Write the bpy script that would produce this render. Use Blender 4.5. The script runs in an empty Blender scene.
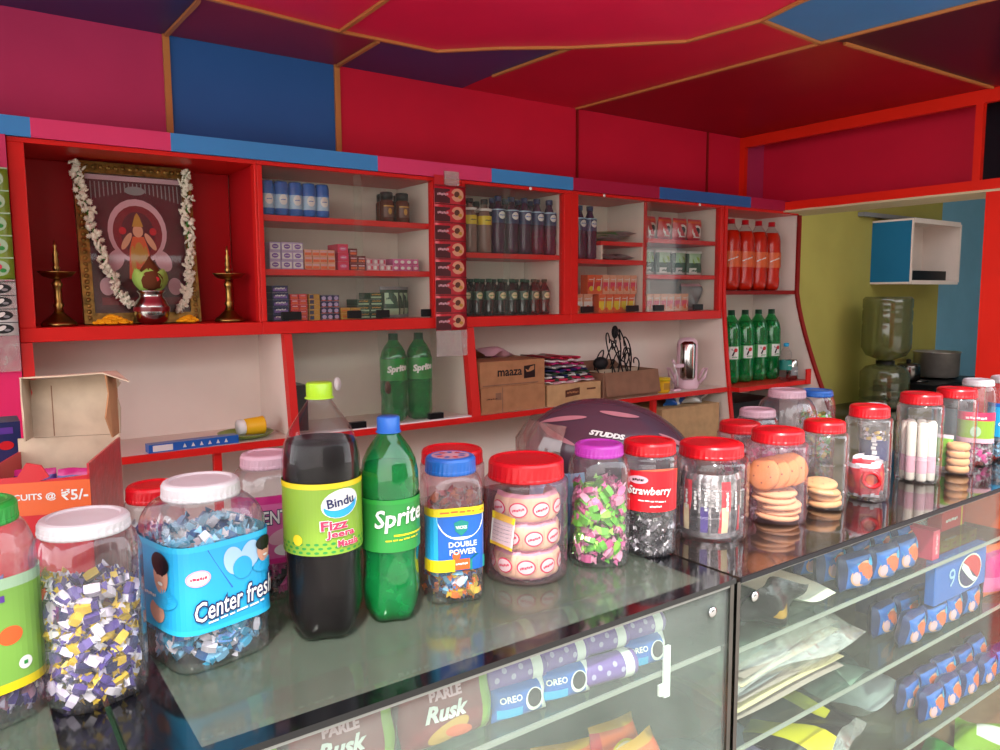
import bpy, math, random
from mathutils import Vector, Matrix
random.seed(7)
PI = math.pi
SC = bpy.context.scene
COL = SC.collection

# ------------------------------------------------------------------ materials
def lin(h):
    h = h.lstrip('#'); o = []
    for i in (0, 2, 4):
        c = int(h[i:i+2], 16) / 255
        o.append(c / 12.92 if c <= .04045 else ((c + .055) / 1.055) ** 2.4)
    return (*o, 1)
MATS = {}
def pm(name, hexc, rough=.5, metal=0., noise=.07, scale=14., bump=0., coat=0., alpha=1., hex2=None, spec=.5):
    m = bpy.data.materials.new(name); m.use_nodes = True
    nt = m.node_tree; N = nt.nodes; L = nt.links
    b = N['Principled BSDF']
    b.inputs['Roughness'].default_value = rough
    b.inputs['Metallic'].default_value = metal
    b.inputs['Specular IOR Level'].default_value = spec
    if coat: b.inputs['Coat Weight'].default_value = coat; b.inputs['Coat Roughness'].default_value = .08
    tc = N.new('ShaderNodeTexCoord'); nz = N.new('ShaderNodeTexNoise')
    nz.inputs['Scale'].default_value = scale; nz.inputs['Detail'].default_value = 3
    L.new(tc.outputs['Object'], nz.inputs['Vector'])
    mx = N.new('ShaderNodeMix'); mx.data_type = 'RGBA'
    c = lin(hexc)
    c2 = lin(hex2) if hex2 else tuple(max(0, x * (1 - noise * 3)) for x in c[:3]) + (1,)
    mx.inputs[6].default_value = c; mx.inputs[7].default_value = c2
    rp = N.new('ShaderNodeValToRGB'); rp.color_ramp.elements[0].position = .38; rp.color_ramp.elements[1].position = .68
    L.new(nz.outputs['Fac'], rp.inputs['Fac']); L.new(rp.outputs['Color'], mx.inputs[0])
    L.new(mx.outputs[2], b.inputs['Base Color'])
    if bump:
        bp = N.new('ShaderNodeBump'); bp.inputs['Strength'].default_value = bump; bp.inputs['Distance'].default_value = .004
        L.new(nz.outputs['Fac'], bp.inputs['Height']); L.new(bp.outputs['Normal'], b.inputs['Normal'])
    MATS[name] = m; return m
def clear(name, tint='ffffff', diff='ffffff', dfac=.06, base=.05, top=.7, rough=.06, power=3.5, bump=0., bscale=40., glow=0):
    """thin clear sheet: tinted transparency, a little haze, reflection that grows at grazing angles"""
    m = bpy.data.materials.new(name); m.use_nodes = True
    nt = m.node_tree; N = nt.nodes; L = nt.links
    for n in list(N):
        if n.type == 'BSDF_PRINCIPLED': N.remove(n)
    out = N['Material Output']
    t = N.new('ShaderNodeBsdfTransparent'); t.inputs[0].default_value = lin(tint)
    d = N.new('ShaderNodeBsdfDiffuse'); d.inputs[0].default_value = lin(diff)
    g = N.new('ShaderNodeBsdfGlossy'); g.inputs['Roughness'].default_value = rough
    lw = N.new('ShaderNodeLayerWeight'); lw.inputs['Blend'].default_value = .5
    p = N.new('ShaderNodeMath'); p.operation = 'POWER'; p.inputs[1].default_value = power
    mu = N.new('ShaderNodeMath'); mu.operation = 'MULTIPLY_ADD'; mu.inputs[1].default_value = top; mu.inputs[2].default_value = base
    L.new(lw.outputs['Facing'], p.inputs[0]); L.new(p.outputs[0], mu.inputs[0])
    tc = N.new('ShaderNodeTexCoord'); nz = N.new('ShaderNodeTexNoise'); nz.inputs['Scale'].default_value = bscale; nz.inputs['Detail'].default_value = 3
    L.new(tc.outputs['Object'], nz.inputs['Vector'])
    dm = N.new('ShaderNodeMath'); dm.operation = 'MULTIPLY'; dm.inputs[1].default_value = dfac * 2
    L.new(nz.outputs['Fac'], dm.inputs[0])
    m1 = N.new('ShaderNodeMixShader'); m2 = N.new('ShaderNodeMixShader')
    L.new(dm.outputs[0], m1.inputs[0]); L.new(t.outputs[0], m1.inputs[1]); L.new(d.outputs[0], m1.inputs[2])
    L.new(mu.outputs[0], m2.inputs[0]); L.new(m1.outputs[0], m2.inputs[1]); L.new(g.outputs[0], m2.inputs[2])
    L.new(m2.outputs[0], out.inputs['Surface'])
    if bump:
        bp = N.new('ShaderNodeBump'); bp.inputs['Strength'].default_value = bump; bp.inputs['Distance'].default_value = .003
        L.new(nz.outputs['Fac'], bp.inputs['Height']); L.new(bp.outputs['Normal'], g.inputs['Normal']); L.new(bp.outputs['Normal'], lw.inputs['Normal'])
    MATS[name] = m; return m
PAL = {  # plain paint, print and plastic colours (hex, roughness)
 'red_paint': ('c8201c', .35), 'bright_red_paint': ('dc2414', .38), 'dark_red_paint': ('7e1614', .45), 'shrine_red': ('b0121a', .4),
 'cream_laminate': ('dccfc4', .45), 'grey_laminate': ('a8a49a', .5), 'white_laminate': ('d2ccc4', .45),
 'magenta_panel': ('b83460', .4), 'pink_panel': ('d02a62', .4), 'crimson_panel': ('c81c38', .38), 'bright_crimson': ('e42450', .36),
 'blue_panel': ('2c5a98', .4), 'light_blue_panel': ('3a7cb8', .4), 'navy_panel': ('3c3468', .4), 'plum_panel': ('8c2444', .4), 'dark_plum': ('3c1026', .35), 'deep_red_panel': ('96101e', .35),
 'pink_trim': ('cc3c6c', .4), 'blue_trim': ('3c86c4', .4), 'dull_pink_trim': ('a01c40', .4), 'black_panel': ('18141c', .3),
 'copper_batten': ('b87844', .35), 'yellow_wall': ('a49c50', .7), 'aqua_wall': ('74a8bc', .7), 'teal_paint': ('1c6c94', .5),
 'steel_dull': ('8a8a84', .3), 'black_plastic': ('141416', .35), 'white_plastic': ('dededc', .35), 'pink_white_plastic': ('d8b8c4', .35),
 'lid_red': ('d01420', .3), 'lid_white': ('d4ced0', .35), 'lid_blue': ('2468c0', .3), 'lid_magenta': ('b83cb0', .3), 'lid_green': ('2c9c3c', .3), 'lid_lime': ('9cc82c', .3), 'lid_pink': ('c8a4b0', .35),
 'p_white': ('e4e4e0', .35), 'p_black': ('101014', .35), 'p_red': ('c81824', .3), 'p_darkred': ('7c101c', .3), 'p_maroon': ('501420', .3), 'p_yellow': ('e0c820', .35), 'p_gold': ('c09030', .3),
 'p_orange': ('e0602c', .35), 'p_peach': ('e0a484', .4), 'p_blue': ('2060b8', .3), 'p_navy': ('1c2458', .3), 'p_sky': ('28a4d8', .3), 'p_cyan': ('30b4e0', .3), 'p_teal': ('1c8478', .3),
 'p_green': ('2c8c3c', .3), 'p_lime': ('84a834', .3), 'p_cloth': ('a89890', .8), 'p_fresh': ('7cac48', .4), 'p_palegreen': ('a4c4a0', .4), 'p_darkgreen': ('1c4830', .35), 'p_purple': ('5c3494', .3), 'p_violet': ('7c58a8', .3), 'p_pink': ('d868a0', .3), 'p_magenta': ('c82c80', .3), 'p_hotpink': ('d83058', .3),
 'p_palepink': ('d8a8b4', .4), 'p_lilac': ('b8a8d0', .35), 'p_grey': ('8c8c90', .4), 'p_brown': ('5a3424', .4), 'p_skin': ('d09880', .5), 'p_cream': ('dccca4', .5), 'p_paleblue': ('a4c4e0', .35),
 'cola': ('060202', .4), 'orange_drink': ('c42008', .15), 'amber_coffee': ('4a1c0a', .25), 'dark_soda': ('180c10', .12), 'purple_soda': ('3c1434', .12), 'pale_drink': ('786058', .2),
 'biscuit': ('c48c54', .7), 'pale_biscuit': ('d4b080', .7), 'bun': ('cc9868', .7), 'dark_gunmetal': ('46333e', .2), 'helmet_pink': ('a06c74', .25),
 'flower_white': ('dcdcc8', .6), 'marigold': ('e09c10', .7), 'leaf_green': ('3c7c28', .6), 'pale_leaf': ('90b454', .5), 'coconut': ('5c3018', .8),
 'sky_blocker_paint': ('70685c', .9), 'concrete': ('a09a90', .9), 'floor_tile': ('8c8478', .5), 'rubber': ('1c1c1e', .6), 'paper': ('cfcabc', .8), 'teal_dark': ('244848', .5),
 'yellow_tub': ('d8a820', .4), 'black_stone': ('1c1a18', .25)}
for k, (h, r) in PAL.items():
    pr = k.startswith('p_') or k.startswith('lid_')
    if pr: h = ''.join('%02x' % int(int(h[i:i+2], 16) * .90) for i in (0, 2, 4))
    pm(k, h, r, noise=.025, scale=5, spec=.4 if pr else .5 if k in ('dark_gunmetal', 'dark_soda', 'black_stone') else .22)
for k, h, r in (('cardboard', 'a4744e', .85), ('cardboard_tan', 'b89468', .85), ('cardboard_dull', '84604a', .85), ('cardboard_pale', 'bca890', .85)):
    pm(k, h, r, noise=.06, scale=25, bump=.2)
pm('black_glass', '0c0c0e', .10, noise=.01); pm('brass', '9c7c44', .32, 1., noise=.12); pm('gold_frame', '8c6c34', .35, .8, noise=.2, scale=60, bump=.6)
pm('steel', 'b4b2ae', .18, 1.); pm('steel_soft', 'b0aca4', .28, .75); pm('dark_steel', '6c6864', .25, 1.); pm('chrome', 'd0d0d0', .08, 1.)
pm('foil_silver', 'b4b0b0', .22, .85, noise=.15, scale=80, bump=.6); pm('foil_grey', '5c585c', .25, .7, noise=.2, scale=80, bump=.6)
for k, h in (('foil_purple', '4c3c80'), ('foil_yellow', 'c8a82c'), ('foil_pale', 'c0b8c8'), ('foil_navy', '23264e'), ('foil_cyan', '2c94b4'), ('foil_sky', '78b4d0'), ('foil_green', '5ca834'), ('foil_lime', '84c044'), ('foil_pink', 'b45480'), ('foil_rose', 'c88ca0'), ('foil_magenta', 'b82878'), ('foil_blue', '3870a8'), ('foil_orange', 'd4702c'), ('foil_black', '1c181c'), ('foil_red', 'b82030'), ('foil_white', 'd0ccd0')):
    pm(k, h, .28, .12, noise=.08, scale=60, bump=.3)
clear('pet', 'fbfafb', 'e8e4e8', .03, .05, .75, .10, 2.4)
clear('pet_pink', 'fae8ec', 'e0b8c4', .06, .04, .55, .08, 2.6)
clear('pet_ribbed', 'fafafc', 'e8e4e8', .035, .06, .75, .12, 2.2, bump=.5, bscale=45)
clear('pet_green', '78d89c', '28a868', .16, .05, .55, .06, 2.4)
clear('pet_bottle', 'f6f4f4', 'd0c8cc', .004, .010, .65, .04, 2.6)
clear('green_liquid', '80d8a4', '2cb470', .34, .02, .2, .05)
clear('cabinet_glass', 'fafcfa', 'e0e4e0', .012, .015, .4, .03, 4)
clear('front_glass', 'f4faf6', 'd0d8d4', .015, .02, .35, .03, 4, bscale=5)
clear('front_glass_pale', 'f4faf6', 'c4ccc6', .07, .03, .4, .05, 4, bscale=6)
clear('top_glass', 'b8c4bc', '808a7c', .19, .04, .45, .12, 3, bscale=3)
clear('top_glass_dark', 'a89c94', '6c605a', .08, .12, .7, .06, 3, bscale=4)
clear('shelf_glass', 'e4f0ea', 'c0c8c4', .03, .05, .4, .05, 3)
clear('plastic_film', 'f4f0f0', 'dcd4d0', .24, .05, .6, .12, 2, bump=1., bscale=50)
clear('water_jar', 'b4b890', '8c9068', .22, .06, .5, .12, 2.4)
clear('visor', 'd8c4c0', 'b09890', .30, .08, .5, .08, 2.5)

# ------------------------------------------------------------------ mesh builder
class MB:
    def __init__(s): s.v = []; s.f = []; s.mi = []; s.sm = []; s.slots = []
    def slot(s, m):
        if m not in s.slots: s.slots.append(m)
        return s.slots.index(m)
    def add(s, vs, fs, mat, smooth=False):
        o = len(s.v); k = s.slot(mat)
        s.v += [tuple(p) for p in vs]
        for f in fs: s.f.append(tuple(i + o for i in f)); s.mi.append(k); s.sm.append(smooth)
    def box(s, x0, x1, y0, y1, z0, z1, mat, M=None):
        vs = [Vector((x, y, z)) for z in (z0, z1) for y in (y0, y1) for x in (x0, x1)]
        if M is not None: vs = [M @ p for p in vs]
        s.add(vs, [(0, 2, 3, 1), (4, 5, 7, 6), (0, 1, 5, 4), (2, 6, 7, 3), (0, 4, 6, 2), (1, 3, 7, 5)], mat)
    def lathe(s, prof, mat, n=40, c=(0, 0, 0), shape=None, mod=None, cap0=True, cap1=True, M=None, smooth=True):
        vs = []; fs = []
        for (r, z) in prof:
            for i in range(n):
                t = 2 * PI * i / n
                ux, uy = shape.pt(t) if shape else (math.sin(t), -math.cos(t))
                k = mod(t, z) if mod else 1
                vs.append(Vector((c[0] + r * ux * k, c[1] + r * uy * k, c[2] + z)))
        m = len(prof)
        for j in range(m - 1):
            for i in range(n):
                a = j * n + i; b = j * n + (i + 1) % n
                fs.append((a, b, b + n, a + n))
        if cap0: fs.append(tuple(reversed(range(n))))
        if cap1: fs.append(tuple(range((m - 1) * n, m * n)))
        if M is not None: vs = [M @ p for p in vs]
        s.add(vs, fs, mat, smooth)
    def cyl(s, c, r, h, mat, n=24, r2=None, M=None):
        s.lathe([(r, 0), (r if r2 is None else r2, h)], mat, n, c, M=M, smooth=False)
    def tube(s, pts, r, mat, n=8, closed=False):
        pts = [Vector(p) for p in pts]; vs = []; fs = []; m = len(pts)
        for i, p in enumerate(pts):
            if closed: d = pts[(i + 1) % m] - pts[i - 1]
            else: d = pts[min(i + 1, m - 1)] - pts[max(i - 1, 0)]
            d.normalize()
            a = d.cross(Vector((0, 0, 1)))
            if a.length < .05: a = d.cross(Vector((0, 1, 0)))
            a.normalize(); b = d.cross(a)
            rr = r[i] if isinstance(r, (list, tuple)) else r
            for k in range(n):
                t = 2 * PI * k / n; vs.append(p + a * math.cos(t) * rr + b * math.sin(t) * rr)
        for i in range(m if closed else m - 1):
            for k in range(n):
                a = i * n + k; b = i * n + (k + 1) % n; c = ((i + 1) % m) * n
                fs.append((a, b, c + (k + 1) % n, c + k))
        if not closed: fs.append(tuple(reversed(range(n)))); fs.append(tuple(range((m - 1) * n, m * n)))
        s.add(vs, fs, mat, True)
    def prism(s, poly, a0, a1, mat, axis='x'):
        """polygon in the other two axes, extruded along axis"""
        n = len(poly); vs = []
        for a in (a0, a1):
            for (p, q) in poly:
                vs.append((a, p, q) if axis == 'x' else (p, a, q) if axis == 'y' else (p, q, a))
        fs = [tuple(reversed(range(n))), tuple(range(n, 2 * n))] + [(i, (i + 1) % n, (i + 1) % n + n, i + n) for i in range(n)]
        s.add(vs, fs, mat)
    def ball(s, c, r, mat, nu=12, nv=8, sc=(1, 1, 1), M=None):
        vs = [Vector((0, 0, -1))]; fs = []
        for j in range(1, nv):
            a = -PI / 2 + PI * j / nv
            for i in range(nu): vs.append(Vector((math.cos(a) * math.cos(2 * PI * i / nu), math.cos(a) * math.sin(2 * PI * i / nu), math.sin(a))))
        vs.append(Vector((0, 0, 1)))
        for i in range(nu): fs.append((0, 1 + (i + 1) % nu, 1 + i))
        for j in range(nv - 2):
            for i in range(nu):
                a = 1 + j * nu + i; b = 1 + j * nu + (i + 1) % nu; fs.append((a, b, b + nu, a + nu))
        t = len(vs) - 1
        for i in range(nu): fs.append((t, t - nu + i, t - nu + (i + 1) % nu))
        vs = [Vector((p.x * sc[0] * r, p.y * sc[1] * r, p.z * sc[2] * r)) for p in vs]
        if M is not None: vs = [M @ p for p in vs]
        s.add([p + Vector(c) for p in vs], fs, mat, True)
    def build(s, name, parent=None, loc=None, rz=0, bevel=0, solid=0):
        me = bpy.data.meshes.new(name); me.from_pydata(s.v, [], s.f)
        for m in s.slots: me.materials.append(MATS[m])
        me.polygons.foreach_set('material_index', s.mi); me.polygons.foreach_set('use_smooth', s.sm)
        me.update()
        o = bpy.data.objects.new(name, me); COL.objects.link(o)
        if parent: o.parent = parent
        if loc: o.location = loc
        o.rotation_euler[2] = rz
        if bevel:
            b = o.modifiers.new('bevel', 'BEVEL'); b.width = bevel; b.segments = 2; b.limit_method = 'ANGLE'
        if solid:
            b = o.modifiers.new('solid', 'SOLIDIFY'); b.thickness = solid; b.offset = -1
        return o

class Shape:
    """rounded-square or round cross-section with an arc-length table, starting at the front (-Y)"""
    def __init__(s, p=2., n=720):
        s.p = p; s.n = n; s.P = [s.pt(2 * PI * i / n) for i in range(n + 1)]; s.A = [0]
        for i in range(n): s.A.append(s.A[-1] + math.dist(s.P[i], s.P[i + 1]))
        s.L = s.A[-1]
    def pt(s, t):
        a, b = math.sin(t), -math.cos(t)
        k = (abs(a) ** s.p + abs(b) ** s.p) ** (-1 / s.p)
        return a * k, b * k
    def arc(s, u):
        u %= s.L; lo, hi = 0, s.n
        while hi - lo > 1:
            m = (lo + hi) // 2
            if s.A[m] <= u: lo = m
            else: hi = m
        w = (u - s.A[lo]) / max(1e-9, s.A[hi] - s.A[lo])
        x = s.P[lo][0] * (1 - w) + s.P[hi][0] * w; y = s.P[lo][1] * (1 - w) + s.P[hi][1] * w
        dx = s.P[hi][0] - s.P[lo][0]; dy = s.P[hi][1] - s.P[lo][1]; l = math.hypot(dx, dy)
        return x, y, dy / l, -dx / l        # outward normal
CIRC = Shape(2.)

TXT = {}
def text_geo(t, bold, italic):
    k = (t, bold, italic)
    if k not in TXT:
        cu = bpy.data.curves.new('t', 'FONT'); cu.body = t; cu.offset = bold; cu.shear = italic; cu.resolution_u = 2
        o = bpy.data.objects.new('t', cu); COL.objects.link(o)
        me = bpy.data.meshes.new_from_object(o.evaluated_get(bpy.context.evaluated_depsgraph_get()))
        vs = [(v.co.x, v.co.y) for v in me.vertices]; fs = [tuple(p.vertices) for p in me.polygons]
        bpy.data.objects.remove(o); bpy.data.curves.remove(cu); bpy.data.meshes.remove(me)
        if vs:
            x0 = min(v[0] for v in vs); x1 = max(v[0] for v in vs); y0 = min(v[1] for v in vs); y1 = max(v[1] for v in vs)
            vs = [(v[0] - (x0 + x1) / 2, v[1] - (y0 + y1) / 2) for v in vs]
            TXT[k] = (vs, fs, x1 - x0, y1 - y0)
        else: TXT[k] = ([], [], 1, 1)
    return TXT[k]
READABLE = {'Bindu', 'Fizz', 'Jeera', 'Masala', 'Sprite', 'Center fresh', 'Strawberry', 'DOUBLE', 'POWER', 'VICKS', 'BISCUITS @', '₹5/-', 'DE &', 'maaza', '7', 'Rusk', 'OREO', 'PARLE', 'STUDDS', 'ENT', '9'}
class Cv:
    """draws print onto a surface: fn(u, v, lift) -> point"""
    def __init__(s, mb, fn, step=.0004): s.mb = mb; s.fn = fn; s.e = step
    def rect(s, u0, v0, u1, v1, mat, layer=0, n=None):
        n = n or max(1, int(abs(u1 - u0) / .006)); vs = []; fs = []
        for i in range(n + 1):
            u = u0 + (u1 - u0) * i / n
            vs += [s.fn(u, v0, layer * s.e), s.fn(u, v1, layer * s.e)]
        for i in range(n): fs.append((2 * i, 2 * i + 2, 2 * i + 3, 2 * i + 1))
        s.mb.add(vs, fs, mat)
    def ell(s, cu, cv, ru, rv, mat, layer=1, rot=0, n=24, rings=2):
        vs = [s.fn(cu, cv, layer * s.e)]; fs = []
        for j in range(1, rings + 1):
            for i in range(n):
                a = 2 * PI * i / n; x = ru * math.cos(a) * j / rings; y = rv * math.sin(a) * j / rings
                vs.append(s.fn(cu + x * math.cos(rot) - y * math.sin(rot), cv + x * math.sin(rot) + y * math.cos(rot), layer * s.e))
        for i in range(n): fs.append((0, 1 + i, 1 + (i + 1) % n))
        for j in range(rings - 1):
            for i in range(n):
                a = 1 + j * n + i; b = 1 + j * n + (i + 1) % n; fs.append((a, a + n, b + n, b))
        s.mb.add(vs, fs, mat)
    def poly(s, pts, mat, layer=1):
        s.mb.add([s.fn(u, v, layer * s.e) for u, v in pts], [tuple(range(len(pts)))], mat)
    def text(s, t, cu, cv, w, mat, layer=3, h=None, bold=.0, italic=0., rot=0, outline=None):
        if t not in READABLE:                # print too small to read in the place: a broken line of ink
            hh = (h or w / max(2.2, len(t) * .62)) * .42; c, d = math.cos(rot), math.sin(rot); x = -w / 2; k = 0
            while x < w / 2 - w * .02:
                l = min(w * (.09 + .11 * ((k * 7 + len(t)) % 4) / 3), w / 2 - x); y = hh * (.12 if k % 2 else -.1)
                s.poly([(cu + px * c - py * d, cv + px * d + py * c) for px, py in ((x, y - hh / 2), (x + l, y - hh / 2), (x + l, y + hh / 2), (x, y + hh / 2))], mat, layer)
                x += l + w * .035; k += 1
            return
        vs, fs, tw, th = text_geo(t, bold, italic)
        k = w / tw; kv = (h / th) if h else k; c, d = math.cos(rot), math.sin(rot)
        if outline:
            vo, fo, _, _ = text_geo(t, bold + outline[1], italic)
            s.mb.add([s.fn(cu + (x * k * c - y * kv * d), cv + (x * k * d + y * kv * c), (layer - 1) * s.e) for x, y in vo], fo, outline[0])
        s.mb.add([s.fn(cu + (x * k * c - y * kv * d), cv + (x * k * d + y * kv * c), layer * s.e) for x, y in vs], fs, mat)
def wrap(shape, R, eps=.0006, z0=0):
    def fn(u, v, e):
        x, y, nx, ny = shape.arc(u / R)
        return (x * R + nx * (e + eps), y * R + ny * (e + eps), v + z0)
    return fn
def front(x0, y, z0, eps=.0005):          # a plane facing -Y; u right, v up
    return lambda u, v, e: (x0 + u, y - eps - e, z0 + v)
def side(x, y0, z0, sgn=-1, eps=.0005):   # a plane facing +/-X
    return lambda u, v, e: (x + sgn * (eps + e), y0 - sgn * -u if sgn > 0 else y0 - u, z0 + v)
def topf(x0, y0, z, eps=.0005):
    return lambda u, v, e: (x0 + u, y0 + v, z + eps + e)

# ------------------------------------------------------------------ objects
def tag(o, label=None, cat=None, group=None, kind=None):
    if label: o['label'] = label
    if cat: o['category'] = cat
    if group: o['group'] = group
    if kind: o['kind'] = kind
    return o
def thing(name, loc, label, cat, rz=0, group=None, kind=None):
    o = bpy.data.objects.new(name, None); COL.objects.link(o); o.location = loc; o.rotation_euler[2] = rz
    o.empty_display_size = .05
    return tag(o, label, cat, group, kind)
def struct(mb, name, bevel=0):
    return tag(mb.build(name, bevel=bevel), kind='structure')
def kids(o):
    return [c for c in COL.objects if c.parent == o]
def dup(o, loc, label, rz=None, group=None):
    r = o.copy(); COL.objects.link(r); r.location = loc; r['label'] = label
    if rz is not None: r.rotation_euler[2] = rz
    if group: r['group'] = group
    for ch in KIDS(o):
        c = ch.copy(); COL.objects.link(c); c.parent = r
        for g in KIDS(ch):
            d = g.copy(); COL.objects.link(d); d.parent = c
    return r
def KIDS(o): return list(o.children)
ORD = ['leftmost', 'second from left', 'third from left', 'fourth from left', 'fifth from left', 'sixth from left', 'seventh from left', 'eighth from left', 'ninth from left']
ROW = ['bottom', 'second', 'third', 'fourth', 'fifth', 'sixth']

# ================================================================== the setting
m = MB(); m.box(-9, 11, -14, 2.6, -.06, 0, 'concrete'); struct(m, 'ground')
m = MB(); m.box(-1.2, 7.5, .3, 2.6, 0, .012, 'floor_tile'); struct(m, 'floor')
m = MB()                                                   # back wall: pale boarding below, coloured panels above the cabinets
m.box(-1.2, 3.33, 2.40, 2.46, .012, 1.79, 'grey_laminate')
for x0, x1, c in ((-1.2, .548, 'magenta_panel'), (.548, 1.068, 'blue_panel'), (1.068, 3.165, 'crimson_panel'), (3.165, 3.33, 'magenta_panel')):
    m.box(x0, x1, 2.40, 2.46, 1.79, 2.14, c)
struct(m, 'wall_back')
for i, x in enumerate((.548, 1.068, 2.1, 2.9)):
    m = MB(); m.box(x - (.009 if i < 2 else .004), x + (.009 if i < 2 else .004), 2.392, 2.40, 1.82, 2.14, 'copper_batten' if i < 2 else 'dark_red_paint'); struct(m, 'trim_%d' % (i + 1))
m = MB(); m.box(-1.26, -1.2, 2.1, 2.46, .012, 2.14, 'magenta_panel'); struct(m, 'wall_left')
m = MB(); m.box(-2.5, 12, -9.6, -9, 0, 5, 'sky_blocker_paint'); struct(m, 'wall_sky_blocker')  # unseen wall added to hide the low bright sky from the shop
m = MB()                                                   # panelled corner left of the cabinets
m.box(-1.2, .128, 2.135, 2.39, .012, 1.25, 'pink_panel'); m.box(-1.2, .128, 2.135, 2.39, 1.25, 1.772, 'magenta_panel')
struct(m, 'wall_corner')
# ceiling: flat coloured boards
def ceil_poly(mb, pts, mat):
    mb.prism(pts, 2.14, 2.17, mat, 'z')
m = MB()
ceil_poly(m, [(-1.2, 2.4), (-1.2, 1.86), (.55, 2.04), (.557, 2.079), (.548, 2.4)], 'navy_panel')
ceil_poly(m, [(.548, 2.4), (.557, 2.079), (.55, 2.04), (.602, 2.047), (.941, 2.081), (1.067, 2.097), (1.068, 2.4)], 'plum_panel')
ceil_poly(m, [(1.068, 2.4), (1.067, 2.097), (1.256, 2.079), (1.397, 1.947), (1.57, 1.82), (1.549, 2.159), (1.553, 2.4)], 'navy_panel')
ceil_poly(m, [(1.553, 2.4), (1.549, 2.159), (1.57, 1.82), (1.812, 1.583), (1.845, 1.35), (2.153, 1.369), (2.09, 2.4)], 'crimson_panel')
ceil_poly(m, [(1.845, 1.35), (1.809, 1.211), (1.78, .9), (1.78, .3), (2.3, .3), (2.19, .955), (2.153, 1.369)], 'light_blue_panel')
ceil_poly(m, [(2.09, 2.4), (2.153, 1.369), (2.214, 1.327), (3.069, 1.295), (3.14, 1.27), (3.33, 1.27), (3.33, 2.4)], 'deep_red_panel')
ceil_poly(m, [(2.153, 1.369), (2.19, .955), (2.3, .3), (3.33, .3), (3.33, 1.27), (3.14, 1.27), (3.069, 1.295), (2.214, 1.327)], 'dark_plum')
ceil_poly(m, [(-1.2, 1.86), (-1.2, .3), (.9, .3), (.939, 1.814), (.941, 2.081), (.602, 2.047), (.55, 2.04)], 'bright_crimson')
ceil_poly(m, [(.941, 2.081), (.939, 1.814), (.9, .3), (1.78, .3), (1.78, .9), (1.809, 1.211), (1.845, 1.35), (1.812, 1.583), (1.57, 1.82), (1.397, 1.947), (1.256, 2.079), (1.067, 2.097)], 'bright_crimson')
struct(m, 'ceiling')
def batten(i, a, b, w=.011, mat='copper_batten', h=.007):
    a = Vector((*a, 0)); b = Vector((*b, 0)); d = (b - a).normalized(); n = Vector((-d.y, d.x, 0)) * w / 2
    m = MB(); m.prism([tuple((a + n).xy), tuple((a - n).xy), tuple((b - n).xy), tuple((b + n).xy)], 2.139 - h, 2.1395, mat, 'z')
    struct(m, 'trim_%d' % i)
BT = [((.548, 2.4), (.557, 2.079)), ((.55, 2.04), (.941, 2.081)), ((.557, 2.079), (.55, 2.04)), ((.941, 2.081), (1.256, 2.079)), ((1.256, 2.079), (1.397, 1.947)), ((1.397, 1.947), (1.57, 1.82)),
      ((1.57, 1.82), (1.812, 1.583)), ((1.812, 1.583), (1.845, 1.35)), ((1.845, 1.35), (1.809, 1.211)), ((1.809, 1.211), (1.78, .9)), ((1.068, 2.4), (1.067, 2.097)), ((.941, 2.081), (.939, 1.814)), ((.939, 1.814), (.9, .3)),
      ((1.549, 2.2), (1.57, 1.82)), ((2.09, 2.39), (2.153, 1.369)), ((2.153, 1.369), (2.19, .955)), ((2.19, .955), (2.3, .3)), ((1.845, 1.35), (2.153, 1.369)), ((2.214, 1.327), (3.13, 1.295)), ((-1.2, 1.86), (.55, 2.04))]
for i, (a, b) in enumerate(BT): batten(10 + i, a, b)
# right partition: beam box, red side panel and the room behind
m = MB(); m.box(3.14, 3.165, 1.27, 2.40, 2.09, 2.139, 'bright_red_paint'); m.box(3.14, 3.165, .3, 1.27, 2.09, 2.139, 'bright_red_paint')
m.box(3.14, 3.165, .3, 2.235, 1.775, 1.812, 'bright_red_paint'); m.box(3.14, 3.165, 2.372, 2.40, 1.82, 2.09, 'bright_red_paint'); m.box(3.14, 3.165, 1.325, 1.352, 1.812, 2.09, 'bright_red_paint')
m.box(3.14, 3.36, .3, 2.39, 1.766, 1.775, 'p_cream')
struct(m, 'trim_beam')
m = MB(); m.box(3.33, 3.36, 1.41, 2.40, 1.775, 2.14, 'crimson_panel'); m.box(3.33, 3.36, .3, 1.41, 1.775, 2.14, 'black_panel'); struct(m, 'wall_right')
m = MB(); m.box(3.14, 3.175, .3, 1.30, .012, 1.766, 'bright_red_paint'); struct(m, 'wall_partition')
m = MB(); m.box(3.39, 5.50, 2.54, 2.6, .012, 2.6, 'yellow_wall'); m.box(5.50, 7.5, 2.54, 2.6, .012, 2.6, 'aqua_wall'); struct(m, 'wall_kitchen')
m = MB(); m.box(3.33, 3.39, 2.40, 2.6, .012, 2.6, 'yellow_wall'); struct(m, 'wall_return')
m = MB(); m.box(7.5, 7.56, .3, 2.6, .012, 2.6, 'aqua_wall'); struct(m, 'wall_far_right')
m = MB(); m.box(4.6, 7.5, .24, .3, .012, 2.6, 'aqua_wall'); struct(m, 'wall_kitchen_light_blocker')  # unseen wall added to cut the daylight entering the kitchen
m = MB(); m.box(3.37, 7.5, .3, 2.6, 2.6, 2.64, 'white_laminate'); struct(m, 'ceiling_kitchen')

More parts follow.
